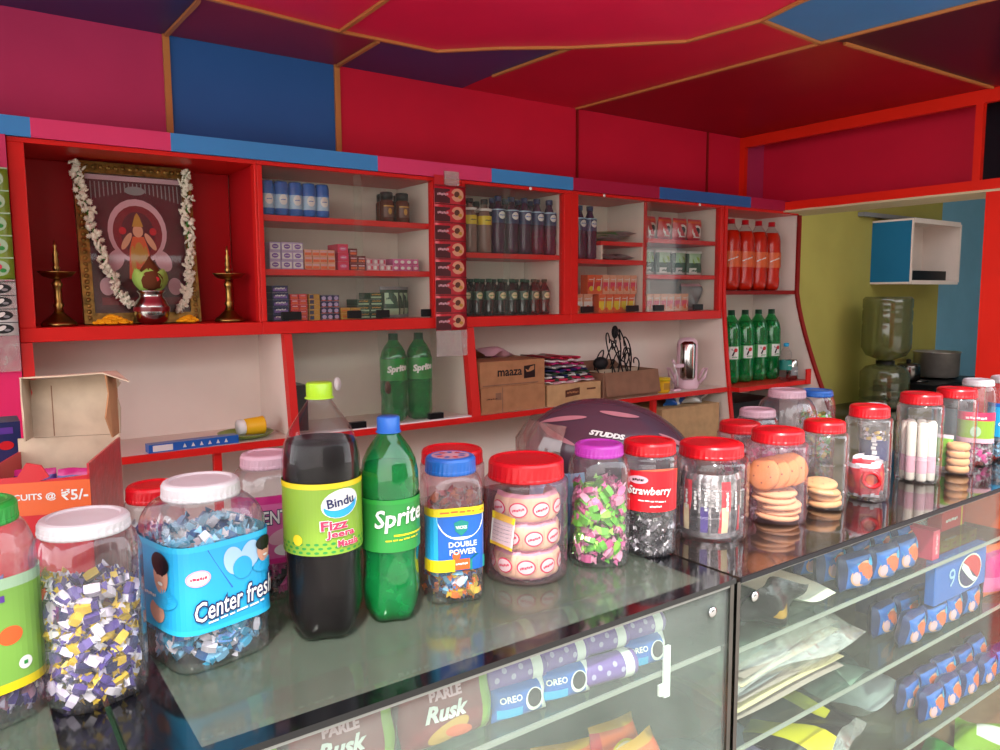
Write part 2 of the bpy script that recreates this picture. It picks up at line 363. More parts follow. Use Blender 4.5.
# ================================================================== wall cabinets
ZB, ZT, YF, YB = 1.325, 1.772, 2.15, 2.395
def boxpart(name, parent, b, mat, bevel=0, org=(0, 0, 0)):
    m = MB(); m.box(b[0] - org[0], b[1] - org[0], b[2] - org[1], b[3] - org[1], b[4] - org[2], b[5] - org[2], mat)
    return m.build(name, parent, bevel=bevel)
def cabinet(x0, x1, label, shelves, inner, post=(.02, .02), doors=None, mids=(), back=None):
    """x0..x1 clear opening"""
    L, R = x0 - post[0], x1 + post[1]
    o = thing('wall_cabinet', (L, YF, ZB - .035), label, 'cabinet', group='upper wall cabinets')
    org = (L, YF, ZB - .035)
    B = lambda n, *a, mat='red_paint', bevel=.002: boxpart(n, o, a, mat, bevel, org)
    B('bottom_rail', L, R, YF, YB, ZB - .035, ZB)
    B('top_rail', L, R, YF, YB, ZT - .012, ZT)
    B('side_post', L, x0, YF, YF + .03, ZB, ZT - .012); B('side_post', x1, R, YF, YF + .03, ZB, ZT - .012)
    B('side_panel', L, x0 - .002, YF + .03, YB, ZB, ZT - .012, mat=inner); B('side_panel', x1 + .002, R, YF + .03, YB, ZB, ZT - .012, mat=inner)
    B('back_panel', x0, x1, YB - .006, YB, ZB, ZT - .012, mat=back or inner)
    for s in shelves:
        a, b, z = s[:3]; B('shelf', a, b, YF + .025, YB - .006, z - .018, z)
    for a in mids: B('divider', a - .006, a + .006, YF + .030, YB - .006, ZB, ZT - .012, mat='cream_laminate'); B('divider_edge', a - .007, a + .007, YF + .022, YF + .030, ZB, ZT - .012)
    if doors:
        mid = doors[0]; bump = doors[1]
        for k, (a, b, y) in enumerate(((x0, mid + .012, YF + .006), (mid - .012, x1, YF + .014))):
            d = boxpart('sliding_door', o, (a + .001, b - .001, y, y + .003, ZB + .001, ZT - .014), 'cabinet_glass', 0, org)
            for bx0, bx1 in bump[k]:
                boxpart('door_grip', d, (bx0, bx1, y - .004, y + .005, ZB + .004, ZB + .028), 'black_plastic', .002, org)
    return o
cabinet(.165, .705, 'open red shrine cabinet holding the framed deity picture', [], 'shrine_red', (.035, .008))
cabinet(.728, 1.275, 'glazed cabinet of soap boxes and cans beside the shrine', [(.728, 1.275, 1.628), (.728, 1.275, 1.475)], 'cream_laminate', (.015, .11), (1.02, [[(.77, .83), (.975, 1.02)], [(1.075, 1.12), (1.235, 1.27)]]))
cabinet(1.400, 1.825, 'glazed cabinet of cola and small dark soda bottles', [(1.40, 1.825, 1.540)], 'cream_laminate', (.014, .034), (1.575, [[], []]))
cabinet(1.893, 2.700, 'wide glazed cabinet of juice cartons, pouches and two bottles', [(1.893, 2.262, 1.530), (2.274, 2.70, 1.620), (2.274, 2.70, 1.476)], 'cream_laminate', (.033, .02), (2.268, [[(1.915, 1.975), (2.15, 2.215)], [(2.31, 2.37), (2.55, 2.61)]]), mids=(2.268,))
# open corner rack at the right end
o = thing('corner_rack', (2.725, YF, .6), 'open corner rack with curved cream end panel and red edges', 'shelving')
org = (2.725, YF, .6)
def curve(big, n=12, zlo=.6):
    pts = []
    for i in range(n + 1):
        t = i / n; z = 1.40 - (1.40 - zlo) * t; k = (1.40 - z) / .40
        y = 2.15 - (.130 if big else .040) * min(k, 1.6) ** 1.3
        pts.append((y - org[1], z - org[2]))
    return pts
for x0, x1, nm in ((.0, .012, 'side_panel'), (.535, .553, 'end_panel')):
    cv = curve(x0 > .1); poly = [(2.395 - org[1], 1.76 - org[2]), (2.15 - org[1], 1.76 - org[2])] + cv + [(2.395 - org[1], cv[-1][1])]
    m = MB(); m.prism([(y + (.006 if 0 < i < len(poly) - 1 else 0), z) for i, (y, z) in enumerate(poly)], x0, x1, 'cream_laminate'); m.build(nm, o)
    m = MB(); e = [poly[1]] + cv
    for i in range(len(e) - 1):
        (ya, za), (yb, zb) = e[i], e[i + 1]
        m.prism([(ya - .004, za), (yb - .004, zb), (yb + .006, zb), (ya + .006, za)], x0 - .003, x1 + .003, 'dark_red_paint' if x0 > .1 else 'red_paint')
    m.build('edge_strip', o)
boxpart('top_board', o, (2.725, 3.26, YF, YB, 1.76, 1.772), 'red_paint', 0, org)
boxpart('shelf', o, (2.738, 3.259, YF + .005, YB - .006, 1.392, 1.410), 'dark_red_paint', 0, org)
boxpart('shelf', o, (2.738, 3.259, 2.062, YB - .006, .974, .993), 'red_paint', 0, org)
boxpart('shelf_lip', o, (3.225, 3.259, 2.055, 2.062, .974, 1.045), 'red_paint', 0, org)
boxpart('back_panel', o, (2.738, 3.259, YB - .006, YB, .9, 1.76), 'cream_laminate', 0, org)
# lower open shelving under the cabinets
o = thing('lower_shelving', (.13, 2.11, .0), 'long red edged cream shelving running under the glazed cabinets', 'shelving')
org = (.13, 2.11, 0)
boxpart('shelf_board', o, (.13, 2.722, 2.118, 2.388, .976, .9915), 'cream_laminate', 0, org)
boxpart('edge_strip', o, (.13, 2.722, 2.110, 2.118, .974, .993), 'red_paint', 0, org)
boxpart('lower_board', o, (.13, 2.722, 2.128, 2.388, .68, .70), 'cream_laminate', 0, org)
boxpart('edge_strip', o, (.13, 2.722, 2.12, 2.128, .678, .702), 'red_paint', 0, org)
boxpart('back_panel', o, (.13, 2.722, 2.388, 2.396, .70, 1.289), 'cream_laminate', 0, org)
def slant(x0, x1, mat, name='side_post', full=False):
    m = MB(); a = [(.04, 1.289), (.0, .993), (.03, .993), (.07, 1.289)]
    m.prism(a, x0 - .13, x1 - .13, mat); m.build(name, o)
    m = MB(); m.prism([(.07, 1.288), (.03, .993), (.277, .993), (.277, 1.288)], x0 - .13 + .002, x1 - .13 - .002, 'cream_laminate'); m.build('side_panel', o)
slant(.130, .155, 'red_paint'); slant(.775, .797, 'red_paint'); slant(1.395, 1.428, 'red_paint')
for x in (.56, 1.75, 2.28): boxpart('under_post', o, (x, x + .02, 2.13, 2.15, .70, .975), 'red_paint', 0, org)
for k, (a, b, dy) in enumerate(((.798, 1.11, .0), (1.08, 1.394, .008))):
    m = MB(); m.prism([(.052 + dy, 1.287), (.014 + dy, 1.000), (.017 + dy, 1.000), (.055 + dy, 1.287)], a - .13, b - .13, 'cabinet_glass')
    d = m.build('sliding_door', o)
    for gx, gz, mt in (((.93, 1.135, 'white_plastic'),), ((1.10, 1.11, 'p_brown'),))[k]:
        m = MB(); M = Matrix.Translation((gx - .13, .033 + (gz - 1.145) * .132 + dy - .003, gz)) @ Matrix.Rotation(-.13, 4, 'X')
        m.lathe([(.0005, -.004), (1, -.004), (1, 0)], mt, 20, M=M @ Matrix.Rotation(PI / 2, 4, 'X') @ Matrix.Diagonal((.011, .02, 1, 1))); m.build('door_handle', d)
    for gx in ((.96,), (1.24,))[k]:
        m = MB(); m.box(gx - .13, gx - .13 + .05, .006 + dy, .026 + dy, .997, 1.016, 'black_plastic'); m.build('door_grip', d)
m = MB(); m.box(.798 - .13, 1.394 - .13, .006, .035, .992, .997, 'white_plastic'); m.build('door_track', o)
# coloured fascia on top of the cabinets
m = MB(); xs = [-.3, .18, .49, 1.08, 1.50, 1.86, 2.31, 2.89, 3.26]
for i, c in enumerate(('blue_trim', 'pink_trim', 'blue_trim', 'pink_trim', 'blue_trim', 'dull_pink_trim', 'blue_panel', 'dull_pink_trim')):
    m.box(xs[i], xs[i + 1], 2.142, 2.398, 1.7725, 1.818, c)
struct(m, 'trim_fascia')
for x, cb in ((1.67, 'wall_cabinet.002'), (2.02, 'wall_cabinet.003'), (2.56, 'wall_cabinet.003')):
    cb = COL.objects[cb]; m = MB(); m.lathe([(.006, 0), (.006, .002), (.003, .004)], 'white_plastic', 12, M=Matrix.Translation((x - cb.location.x, 2.15 - cb.location.y, 1.765 - cb.location.z)) @ Matrix.Rotation(PI / 2, 4, 'X')); m.build('cover_cap', cb)

# ================================================================== glass display counters
CZ = .95
def counter(x0, x1, label, glass, band, shelves, inner, fg='front_glass'):
    o = thing('display_counter', (x0, .74, .012), label, 'display counter', group='glass display counters'); org = (x0, .74, .012)
    P = lambda n, *a, mat, bevel=0: boxpart(n, o, a, mat, bevel, org)
    if band:
        P('top_glass', x0 + .062, x1 - .050, .764, 1.46, CZ - .008, CZ, mat=glass)
        m = MB(); z = CZ - .008 - .012
        for a in ((x0 + .001, x1 - .001, .737, .764), (x0 + .001, x0 + .062, .764, 1.46), (x1 - .050, x1 - .001, .764, 1.46)):
            m.box(a[0] - x0, a[1] - x0, a[2] - .74, a[3] - .74, z, z + .008, 'black_glass')
        m.build('border_band', o)
    else:
        P('top_glass', x0 + .001, x1 - .001, .737, 1.46, CZ - .008, CZ, mat=glass)
        P('edge_bead', x0 + .001, x1 - .001, .733, .737, CZ - .008, CZ, mat='rubber')
    P('front_glass', x0 + .006, x1 - .006, .745, .750, .06, CZ - .012, mat=fg)
    P('corner_post', x0 + .001, x0 + .010, .741, .752, .06, CZ - .010, mat='dark_steel'); P('corner_post', x1 - .010, x1 - .001, .741, .752, .06, CZ - .010, mat='dark_steel')
    P('side_glass', x0 + .002, x0 + .006, .753, 1.445, .06, CZ - .010, mat='shelf_glass'); P('side_glass', x1 - .006, x1 - .002, .753, 1.445, .06, CZ - .010, mat='shelf_glass')
    P('back_board', x0 + .002, x1 - .002, 1.447, 1.459, .0, CZ - .010, mat=inner)
    P('base_board', x0 + .002, x1 - .002, .745, 1.446, .0, .06, mat=inner)
    P('top_strip', x0 + .01, x1 - .01, .742, .7445, CZ - .0145, CZ - .0105, mat='steel_dull')
    for z in shelves:
        s = P('shelf', x0 + .008, x1 - .008, .762, 1.43, z - .006, z, mat='shelf_glass')
        boxpart('edge_channel', s, (x0 + .008, x1 - .008, .758, .7615, z - .006, z + .001), 'steel_dull', 0, org)
    for x in (x0 + .05, x1 - .05):
        m = MB(); m.lathe([(.009, 0), (.009, .003), (.004, .005)], 'chrome', 16, M=Matrix.Translation((x - x0, .0045, CZ - .045 - .012)) @ Matrix.Rotation(PI / 2, 4, 'X')); m.build('glass_bolt', o)
    for z in shelves[:1]:
        m = MB(); m.box(x1 - x0 - .148, x1 - x0 - .136, .0105, .0155, z - .05, z + .03, 'white_plastic'); m.box(x1 - x0 - .158, x1 - x0 - .148, .0105, .0155, z - .045, z - .028, 'white_plastic'); m.build('shelf_bracket', o)
    return o
counter(.114, .986, 'left glass display counter with black banded top and biscuit packets inside', 'top_glass', True, (.830, .600, .35), 'white_laminate', 'front_glass_pale')
counter(.992, 3.12, 'long right glass display counter with dark brown reflecting top', 'top_glass_dark', False, (.812, .635, .42), 'cardboard_dull')
counter(-.95, .110, 'dark topped glass counter at the far left picture edge', 'top_glass', True, (.80, .55), 'white_laminate')

# ================================================================== jars
SH = {p: Shape(p) for p in (2., 2.4, 2.8, 3.4, 4.5)}
def facing(x, y, twist=0): return -math.atan2(x, y) + math.radians(twist)
def jar(X, Y, R, H, label, lid='lid_red', lidr=.86, lidh=.028, sq=2., glass='pet', twist=0, ribs=0, amp=.02, shoulder=.72, draw=None, rings=(), group=None, z=CZ, lidtop=None, lidname='lid'):
    o = thing('plastic_jar', (X, Y, z), label, 'jar', facing(X, Y, twist), group)
    sh = SH[sq]; n = 96; zl = H - lidh; zs = H * shoulder
    pr = [(.90, 0, 1), (.975, .004, 1), (1, .014, 1)]
    k = 12
    for i in range(1, k + 1):
        zz = .014 + (zs - .014) * i / k; pr.append((1, zz, 1))
    for rg in rings: pr += [(1, rg - .003, 1), (.965, rg, 1), (1, rg + .003, 1)]
    for i in range(1, 9):
        t = i / 8; pr.append((1 - (1 - lidr * .93) * (1 - math.cos(t * PI / 2)) ** 1.0 if t < 1 else lidr * .93, zs + (zl - zs) * math.sin(t * PI / 2) ** .9, 1 - t))
    pr.append((lidr * .93, H - .006, 0))
    pr.sort(key=lambda a: a[1])
    vs = []; fs = []
    for r, zz, w in pr:
        for i in range(n):
            t = 2 * PI * i / n; a = sh.pt(t); b = (math.sin(t), -math.cos(t))
            g = 1 + (amp * math.cos(ribs * t) * min(1, zz / .02) * max(0, 1 - max(0, zz - zs) / (zl - zs)) if ribs else 0)
            vs.append(((a[0] * w + b[0] * (1 - w)) * r * R * g, (a[1] * w + b[1] * (1 - w)) * r * R * g, zz))
    for j in range(len(pr) - 1):
        for i in range(n):
            a = j * n + i; b = j * n + (i + 1) % n; fs.append((a, b, b + n, a + n))
    fs.append(tuple(reversed(range(n))))
    m = MB(); m.add(vs, fs, glass, True); m.build('jar_body', o)
    m = MB(); lr = lidr * R
    m.lathe([(lr * .985, zl - .001), (lr * 1.012, zl + .001), (lr * 1.012, zl + .004), (lr, zl + .005), (lr, H - .005), (lr - .002, H - .0015), (lr - .005, H), (lr - .009, H), (lr - .011, H - .002), (.004, H - .001)], lid, 72, mod=lambda t, zz: 1 + (.008 * math.cos(36 * t) if zz < H - .008 else 0), smooth=False)
    if lidtop: lidtop(Cv(m, topf(0, 0, H - .001)))
    m.build(lidname, o)
    if draw:
        m = MB(); draw(Cv(m, wrap(sh, R, .0010 if not ribs else .0012 + amp * R))); m.build('label_sleeve', o)
    return o
def candy(mb, c, M, s, body, tail):
    R = [(-1.15, .42, .05), (-.74, .12, .10), (-.64, .34, .26), (0, .40, .36), (.64, .34, .26), (.74, .12, .10), (1.15, .42, .05)]
    vs = []; fs = []
    for x, w, h in R:
        for a, b in ((-w, -h), (w, -h), (w, h), (-w, h)): vs.append(Vector(c) + M @ Vector((x * s, a * s, b * s)))
    for j in (2, 3):
        for i in range(4): fs.append((j * 4 + i, j * 4 + (i + 1) % 4, j * 4 + 4 + (i + 1) % 4, j * 4 + 4 + i))
    mb.add(vs, fs, body)
    fs = []
    for j in (0, 1, 4, 5):
        for i in range(4): fs.append((j * 4 + i, j * 4 + (i + 1) % 4, j * 4 + 4 + (i + 1) % 4, j * 4 + 4 + i))
    mb.add(vs, fs, tail)
def rrot(): return Matrix.Rotation(random.uniform(0, 6.3), 3, 'Z') @ Matrix.Rotation(random.uniform(-.9, .9), 3, 'X') @ Matrix.Rotation(random.uniform(-.7, .7), 3, 'Y')
def fill(j, R, z0, z1, n, size, pal, label, sq=2., name='candy_fill', cat='candy'):
    m = MB(); sh = SH[sq]
    for i in range(n):
        t = random.uniform(0, 2 * PI); u = random.random() ** .22
        rr = (R - size * .62) * u; a = sh.pt(t)
        zz = z0 + size * .6 + (z1 - z0 - size * .6) * random.random() - (.012 * random.random() if random.random() < .3 else 0)
        zz = max(zz, z0 + size * .62)
        b, tl = random.choice(pal)
        candy(m, (a[0] * rr, a[1] * rr, zz), Matrix.Rotation(t + random.uniform(-.35, .35), 3, 'Z') @ Matrix.Rotation(random.uniform(-1.1, 1.1), 3, 'Y') @ Matrix.Rotation(random.uniform(.9, 2.2), 3, 'X'), size * random.uniform(.85, 1.05), b, tl)
    o = m.build(name, None, tuple(j.location), j.rotation_euler[2])
    o.location.z += .0015
    return tag(o, label, cat, kind='stuff')
def pouch(w, h, t, main, parts=(), crimp=None, n=8, draw=None, name=None, parent=None, wav=0.):
    """pillow pack standing on its lower seam, width along x, thickness along y; print on the -Y face"""
    m = MB(); sd = random.random() * 9
    def prof(u, v):
        a = max(0, 1 - abs(2 * u - 1) ** 2.2); b = max(0, 1 - abs(2 * v - 1) ** 3.2); return (a * b) ** .5
    nv = 10; 
    for sgn in (-1, 1):
        vs = []; fs = {}
        for j in range(nv + 1):
            for i in range(n + 1):
                u, v = i / n, j / nv
                w2 = w * (1 + .03 * math.sin(3.1 * v * PI + sd))
                y = sgn * t / 2 * prof(u, v) + wav * t * math.sin(7 * u + 5 * v + sd) * .3
                vs.append(((u - .5) * w2, y, v * h))
        for j in range(nv):
            for i in range(n):
                a = j * (n + 1) + i; q = (a, a + 1, a + n + 2, a + n + 1)
                if sgn > 0: q = q[::-1]
                v = (j + .5) / nv; u = (i + .5) / n; mt = main
                for (u0, u1, v0, v1, c) in parts:
                    if u0 <= u <= u1 and v0 <= v <= v1: mt = c
                if crimp and (v < .08 or v > .92): mt = crimp
                fs.setdefault(mt, []).append(q)
        base = len(m.v); first = True
        for mt, ff in fs.items():
            if first: m.add(vs, ff, mt, True); first = False
            else:
                k = m.slot(mt)
                for f in ff: m.f.append(tuple(i + base for i in f)); m.mi.append(k); m.sm.append(True)
    if draw: draw(Cv(m, lambda u, v, e: (u, -t / 2 * prof(u / w + .5, v / h) - .0012 - e, v)))
    return m

def pad(z, *a): return a
# -- far left jar, green lid and green sleeve
def d0(c):
    c.rect(-.075, .050, .075, .150, 'p_fresh', 0); c.rect(-.075, .040, .075, .050, 'p_yellow', 0); c.rect(-.075, .150, .075, .162, 'p_palegreen', 0)
    c.ell(.005, .100, .012, .010, 'p_orange', 1); c.text('CANDY', -.022, .140, .05, 'p_purple', 2, bold=.02); c.ell(.018, .066, .007, .007, 'p_white', 1)
    c.rect(.016, .064, .020, .068, 'p_green', 2, 1)
j = jar(.004, .965, .052, .236, 'jar with green lid and lime green sleeve cut by the left picture edge', 'lid_green', .80, .022, 2.8, 'pet', 22, draw=d0, shoulder=.74, ribs=18, amp=.006)
fill(j, .050, .002, .135, 170, .013, [('foil_purple', 'foil_pale'), ('foil_rose', 'foil_purple')], 'purple and pink wrapped sweets in the jar at the left picture edge', 2.8)
# -- square jar of purple and yellow sweets
j = jar(.106, .950, .0505, .207, 'square clear jar with white lid full of purple and yellow toffees', 'lid_white', .92, .016, 3.4, 'pet', 24, ribs=28, amp=.012, shoulder=.80)
fill(j, .0495, .002, .134, 380, .0125, [('foil_purple', 'foil_yellow'), ('foil_pale', 'foil_purple'), ('foil_yellow', 'foil_purple'), ('foil_white', 'foil_yellow'), ('foil_navy', 'foil_pale'), ('foil_purple', 'foil_white')], 'purple, yellow and silver twist wrapped toffees in the square white lidded jar', 3.4)
# -- big blue jar
def face(c, u, v, s, layer=3):
    c.ell(u, v, .36 * s, .5 * s, 'p_skin', layer); c.ell(u, v + .30 * s, .42 * s, .30 * s, 'p_black', layer + 1); c.ell(u + .02 * s, v - .62 * s, .6 * s, .28 * s, 'p_sky', layer)
    c.ell(u - .12 * s, v + .02 * s, .045 * s, .03 * s, 'p_black', layer + 2, n=8); c.ell(u + .14 * s, v + .02 * s, .045 * s, .03 * s, 'p_black', layer + 2, n=8); c.ell(u + .02 * s, v - .22 * s, .13 * s, .05 * s, 'p_white', layer + 2, n=10)
def d2(c):
    f0 = c.fn; c.fn = lambda u, v, e: f0(u, v - .007, e)
    c.rect(-.175, .058, .185, .165, 'p_sky', 0); c.rect(-.175, .058, .185, .064, 'p_cyan', 1); c.rect(-.175, .158, .185, .165, 'p_cyan', 1)
    c.poly([(-.030, .160), (.058, .160), (.058, .108), (.000, .104)], 'p_blue', 1)
    c.ell(.004, .137, .013, .018, 'p_paleblue', 2, .3); c.ell(.026, .139, .013, .018, 'p_paleblue', 2, -.3); c.ell(.015, .126, .013, .014, 'p_sky', 3)
    face(c, .046, .140, .030, 4); c.ell(-.040, .126, .014, .010, 'p_palepink', 2); c.ell(-.040, .126, .0115, .008, 'p_white', 3)
    c.text('mint', -.040, .126, .018, 'p_hotpink', 4, bold=.02)
    c.text('Center fresh', .006, .090, .105, 'p_white', 6, bold=.01, italic=.25, rot=.10, h=.024, outline=('p_navy', .06))
    c.text('LONG LASTING FRESHNESS', .006, .073, .075, 'p_white', 3, rot=.08)
    face(c, -.092, .128, .046, 3); c.ell(-.105, .080, .018, .014, 'p_skin', 2); c.text('Center', -.118, .100, .030, 'p_white', 6, bold=.03, italic=.2)
j = jar(.241, .985, .0635, .222, 'big clear jar with white lid and sky blue sleeve reading Center fresh', 'lid_white', .73, .020, 4.5, 'pet_ribbed', 27, ribs=26, amp=.010, shoulder=.76, draw=d2)
fill(j, .0625, .002, .158, 480, .0135, [('foil_cyan', 'foil_sky'), ('foil_sky', 'foil_cyan'), ('foil_white', 'foil_sky'), ('foil_blue', 'foil_white')], 'blue wrapped mint gums filling the big sky blue sleeved jar', 4.5)
# -- Vicks jar
def d4(c):
    c.rect(-.060, .050, .075, .142, 'p_blue', 0); c.rect(-.060, .050, -.030, .142, 'p_sky', 1); c.rect(-.060, .132, .075, .144, 'p_yellow', 2); c.text('PACK OF 200 + EXTRA', .006, .138, .066, 'p_orange', 3)
    pts = [(-.032, .132), (.040, .132)] + [(.004 + .036 * math.cos(a), .132 - .034 * math.sin(a)) for a in [PI * k / 14 for k in range(1, 14)]]
    c.poly([(-.032, .132)] + [(.004 - .036 * math.cos(PI * k / 14), .132 - .036 * math.sin(PI * k / 14)) for k in range(1, 14)] + [(.040, .132)], 'p_white', 1)
    c.poly([(-.007, .122), (.004, .126), (.015, .122), (.013, .110), (.004, .102), (-.005, .110)], 'p_teal', 2); c.text('VICKS', .004, .115, .017, 'p_white', 3, bold=.03)
    c.text('DOUBLE', .006, .090, .042, 'p_white', 3, bold=.02); c.text('POWER', .006, .079, .040, 'p_white', 5, bold=.02); c.ell(-.004, .073, .006, .006, 'p_orange', 4)
    c.rect(-.060, .050, -.006, .068, 'p_yellow', 3); c.rect(-.006, .052, .016, .068, 'p_orange', 4); c.poly([(.016, .050), (.016, .066), (.026, .074), (.042, .068), (.042, .050)], 'p_teal', 4); c.text('HONEY', .004, .061, .018, 'p_white', 6)
def lt4(c):
    c.ell(0, 0, .030, .030, 'p_palepink', 1)
    for k in range(9):
        a = k * .7; c.ell(.018 * math.cos(a), .018 * math.sin(a), .006, .004, 'p_red' if k % 2 else 'p_blue', 2, rot=a, n=10)
j = jar(.590, .954, .0425, .213, 'square jar with blue lid and sleeve reading DOUBLE POWER', 'lid_blue', .88, .024, 4.5, 'pet', 14, draw=d4, lidtop=lt4, shoulder=.80)
fill(j, .0415, .002, .075, 160, .0125, [('foil_blue', 'foil_white'), ('foil_orange', 'foil_yellow'), ('foil_sky', 'foil_blue'), ('foil_yellow', 'foil_orange'), ('foil_white', 'foil_blue'), ('foil_navy', 'foil_orange')], 'blue, orange and white cough drops in the square blue lidded jar', 4.5)
# -- wide jar with red lid, sticker and wrapped cakes
def d5(c):
    c.poly([(-.066, .062), (-.022, .056), (-.016, .108), (-.058, .116)], 'p_white', 0)
    c.poly([(-.059, .104), (-.018, .098), (-.016, .108), (-.058, .116)], 'p_yellow', 1); c.poly([(-.066, .062), (-.022, .056), (-.0215, .061), (-.0655, .067)], 'p_yellow', 1)
    for k in range(5): c.text('ingredients and details', -.042 + .001 * k, .072 + .006 * k, .034, 'p_grey', 2, rot=-.12)
j5 = jar(.734, .957, .067, .190, 'wide round jar with red lid and a yellow and white sticker', 'lid_red', .90, .030, 2., 'pet_pink', 0, draw=d5, shoulder=.82)
k = 0
def cake_pack():
    def dr(c):
        c.ell(0, .024, .015, .012, 'p_hotpink', 1); c.ell(0, .024, .013, .010, 'p_white', 2); c.text('Momz', 0, .024, .02, 'p_hotpink', 3, bold=.03, rot=.2)
    m = pouch(.046, .046, .026, 'p_cream', crimp='p_palepink', draw=dr, wav=.2); o = m.build('wrapped_cake')
    return tag(o, 'x', 'cake', 'wrapped cakes in the wide red lidded jar')
ck = cake_pack(); nm = ('left', 'left of centre', 'middle', 'right of centre', 'right', 'far right rear', 'rear', 'far left rear'); lv = ('bottom', 'middle', 'top')
first = True
for L in range(3):
    for q in range(5):
        ph = math.radians(-78 + 39 * q + L * 13) ; rz = j5.rotation_euler[2]
        x = .041 * math.sin(ph); y = -.041 * math.cos(ph)
        loc = (j5.location.x + x * math.cos(rz) - y * math.sin(rz), j5.location.y + x * math.sin(rz) + y * math.cos(rz), CZ + .003 + .0455 * L)
        lab = 'small pale wrapped cake, %s of the %s layer in the wide jar' % (nm[q], lv[L])
        t = ck if first else dup(ck, loc, lab); first = False
        t.location = loc; t['label'] = lab; t.rotation_euler = (0, 0, rz + ph)
# -- magenta lid jar
j = jar(.871, .934, .0505, .202, 'jar with magenta lid half full of green and pink toffees', 'lid_magenta', .80, .020, 2.8, 'pet', 10, ribs=24, amp=.008, shoulder=.76)
fill(j, .0495, .002, .128, 210, .015, [('foil_green', 'foil_lime'), ('foil_lime', 'foil_green'), ('foil_pink', 'foil_rose'), ('foil_rose', 'foil_pink'), ('foil_green', 'foil_pink')], 'green and pink wrapped toffees in the magenta lidded jar', 2.8)
# -- Strawberry jar
def d7(c):
    c.rect(-.062, .082, .062, .152, 'p_red', 0); c.poly([(-.02, .152), (.062, .152), (.062, .128), (.03, .136)], 'p_orange', 1); c.ell(-.018, .137, .017, .007, 'p_palepink', 2); c.text('sky', -.018, .137, .020, 'p_black', 3, bold=.03)
    c.text('Strawberry', .002, .117, .074, 'p_white', 5, bold=.02, italic=.15, h=.018, outline=('p_darkred', .03)); c.text('Flavoured Candy', .006, .101, .046, 'p_white', 3, rot=-.05); c.text('candy', .012, .092, .02, 'p_white', 3)
j = jar(.972, .915, .0475, .198, 'jar with red lid and red sleeve reading Strawberry', 'lid_red', .94, .022, 2., 'pet', 0, draw=d7, shoulder=.84, rings=(.165,))
fill(j, .0465, .002, .080, 190, .0115, [('foil_grey', 'foil_white'), ('foil_black', 'foil_grey'), ('foil_silver', 'foil_black'), ('foil_grey', 'foil_black')], 'black and silver wrapped candies in the Strawberry sleeved jar')
# -- jar of silver foil packs
j8 = jar(1.137, .915, .069, .175, 'wide ringed jar with red lid packed with silver foil bars', 'lid_red', .84, .024, 2.4, 'pet', 0, shoulder=.80, rings=(.05, .10), ribs=8, amp=.012)
def bar(main, stripe, txt, w=.028, h=.118):
    def dr(c): c.text(txt, w * .1, h * .6, h * .3, 'p_white', 2, bold=.02, rot=PI / 2)
    m = pouch(w, h, .010, main, [(.2, .8, .12, .5, stripe)], 'foil_silver', draw=dr, wav=.3)
    return tag(m.build('foil_bar'), 'x', 'snack bar', 'foil bars in the wide ringed jar')
bars = [bar('foil_silver', 'foil_grey', 'WAFER'), bar('foil_black', 'foil_red', 'CHOCO'), bar('foil_silver', 'foil_purple', 'STICK'), bar('foil_red', 'p_cream', 'MILKY')]
cols = ('silver', 'black and red', 'silver and purple', 'red and cream'); rz = j8.rotation_euler[2]
for q in range(12):
    ph = math.radians(-110 + 20 * q); x = .050 * math.sin(ph); y = -.050 * math.cos(ph); b = q % 4 if q not in (4, 5, 6) else (0, 2, 0)[q - 4]
    loc = (j8.location.x + x * math.cos(rz) - y * math.sin(rz), j8.location.y + x * math.sin(rz) + y * math.cos(rz), CZ + .004)
    lab = '%s foil bar standing in the ringed jar, %s bar from its left side' % (cols[b], ('first', 'second', 'third', 'fourth', 'fifth', 'sixth', 'seventh', 'eighth', 'ninth', 'tenth', 'eleventh', 'twelfth')[q])
    t = bars[b] if bars[b]['label'] == 'x' else dup(bars[b], loc, lab)
    t.location = loc; t['label'] = lab; t.rotation_euler = (0, 0, rz + ph)
# -- cookie jars
def biscuit(r, h, mat, name='biscuit'):
    m = MB(); m.lathe([(r * .9, 0), (r, h * .3), (r, h * .7), (r * .88, h), (r * .3, h * 1.05)], mat, 24, mod=lambda t, z: 1 + .02 * math.cos(9 * t)); 
    for k in range(5): m.ball((r * .55 * math.cos(k * 1.26), r * .55 * math.sin(k * 1.26), h), .002, 'p_brown', 6, 4, (1, 1, .5))
    return tag(m.build(name), 'x', 'biscuit')
def place(t, first, j, x, y, z, lab, rot=(0, 0, 0), group=None):
    rz = j.rotation_euler[2]
    loc = (j.location.x + x * math.cos(rz) - y * math.sin(rz), j.location.y + x * math.sin(rz) + y * math.cos(rz), j.location.z + z)
    o = t if first else dup(t, loc, lab)
    o.location = loc; o['label'] = lab; o.rotation_euler = (rot[0], rot[1], rot[2] + rz)
    if group: o['group'] = group
    return o
NUM = ('lowest', 'second lowest', 'third', 'fourth', 'fifth', 'sixth', 'seventh', 'topmost')
j9 = jar(1.320, .900, .059, .182, 'jar with red lid half full of large round tan biscuits', 'lid_red', .84, .024, 2.4, 'pet_pink', 0, shoulder=.82, ribs=8, amp=.010)
b = biscuit(.042, .010, 'pale_biscuit')
for q in range(5): place(b, q == 0, j9, random.uniform(-.008, .008), random.uniform(-.008, .008), .004 + .0115 * q, 'large pale round biscuit lying flat, %s in the tan biscuit jar' % NUM[q], (random.uniform(-.04, .04), random.uniform(-.04, .04), 0), 'round biscuits in the tan biscuit jar')
b = biscuit(.033, .010, 'biscuit')
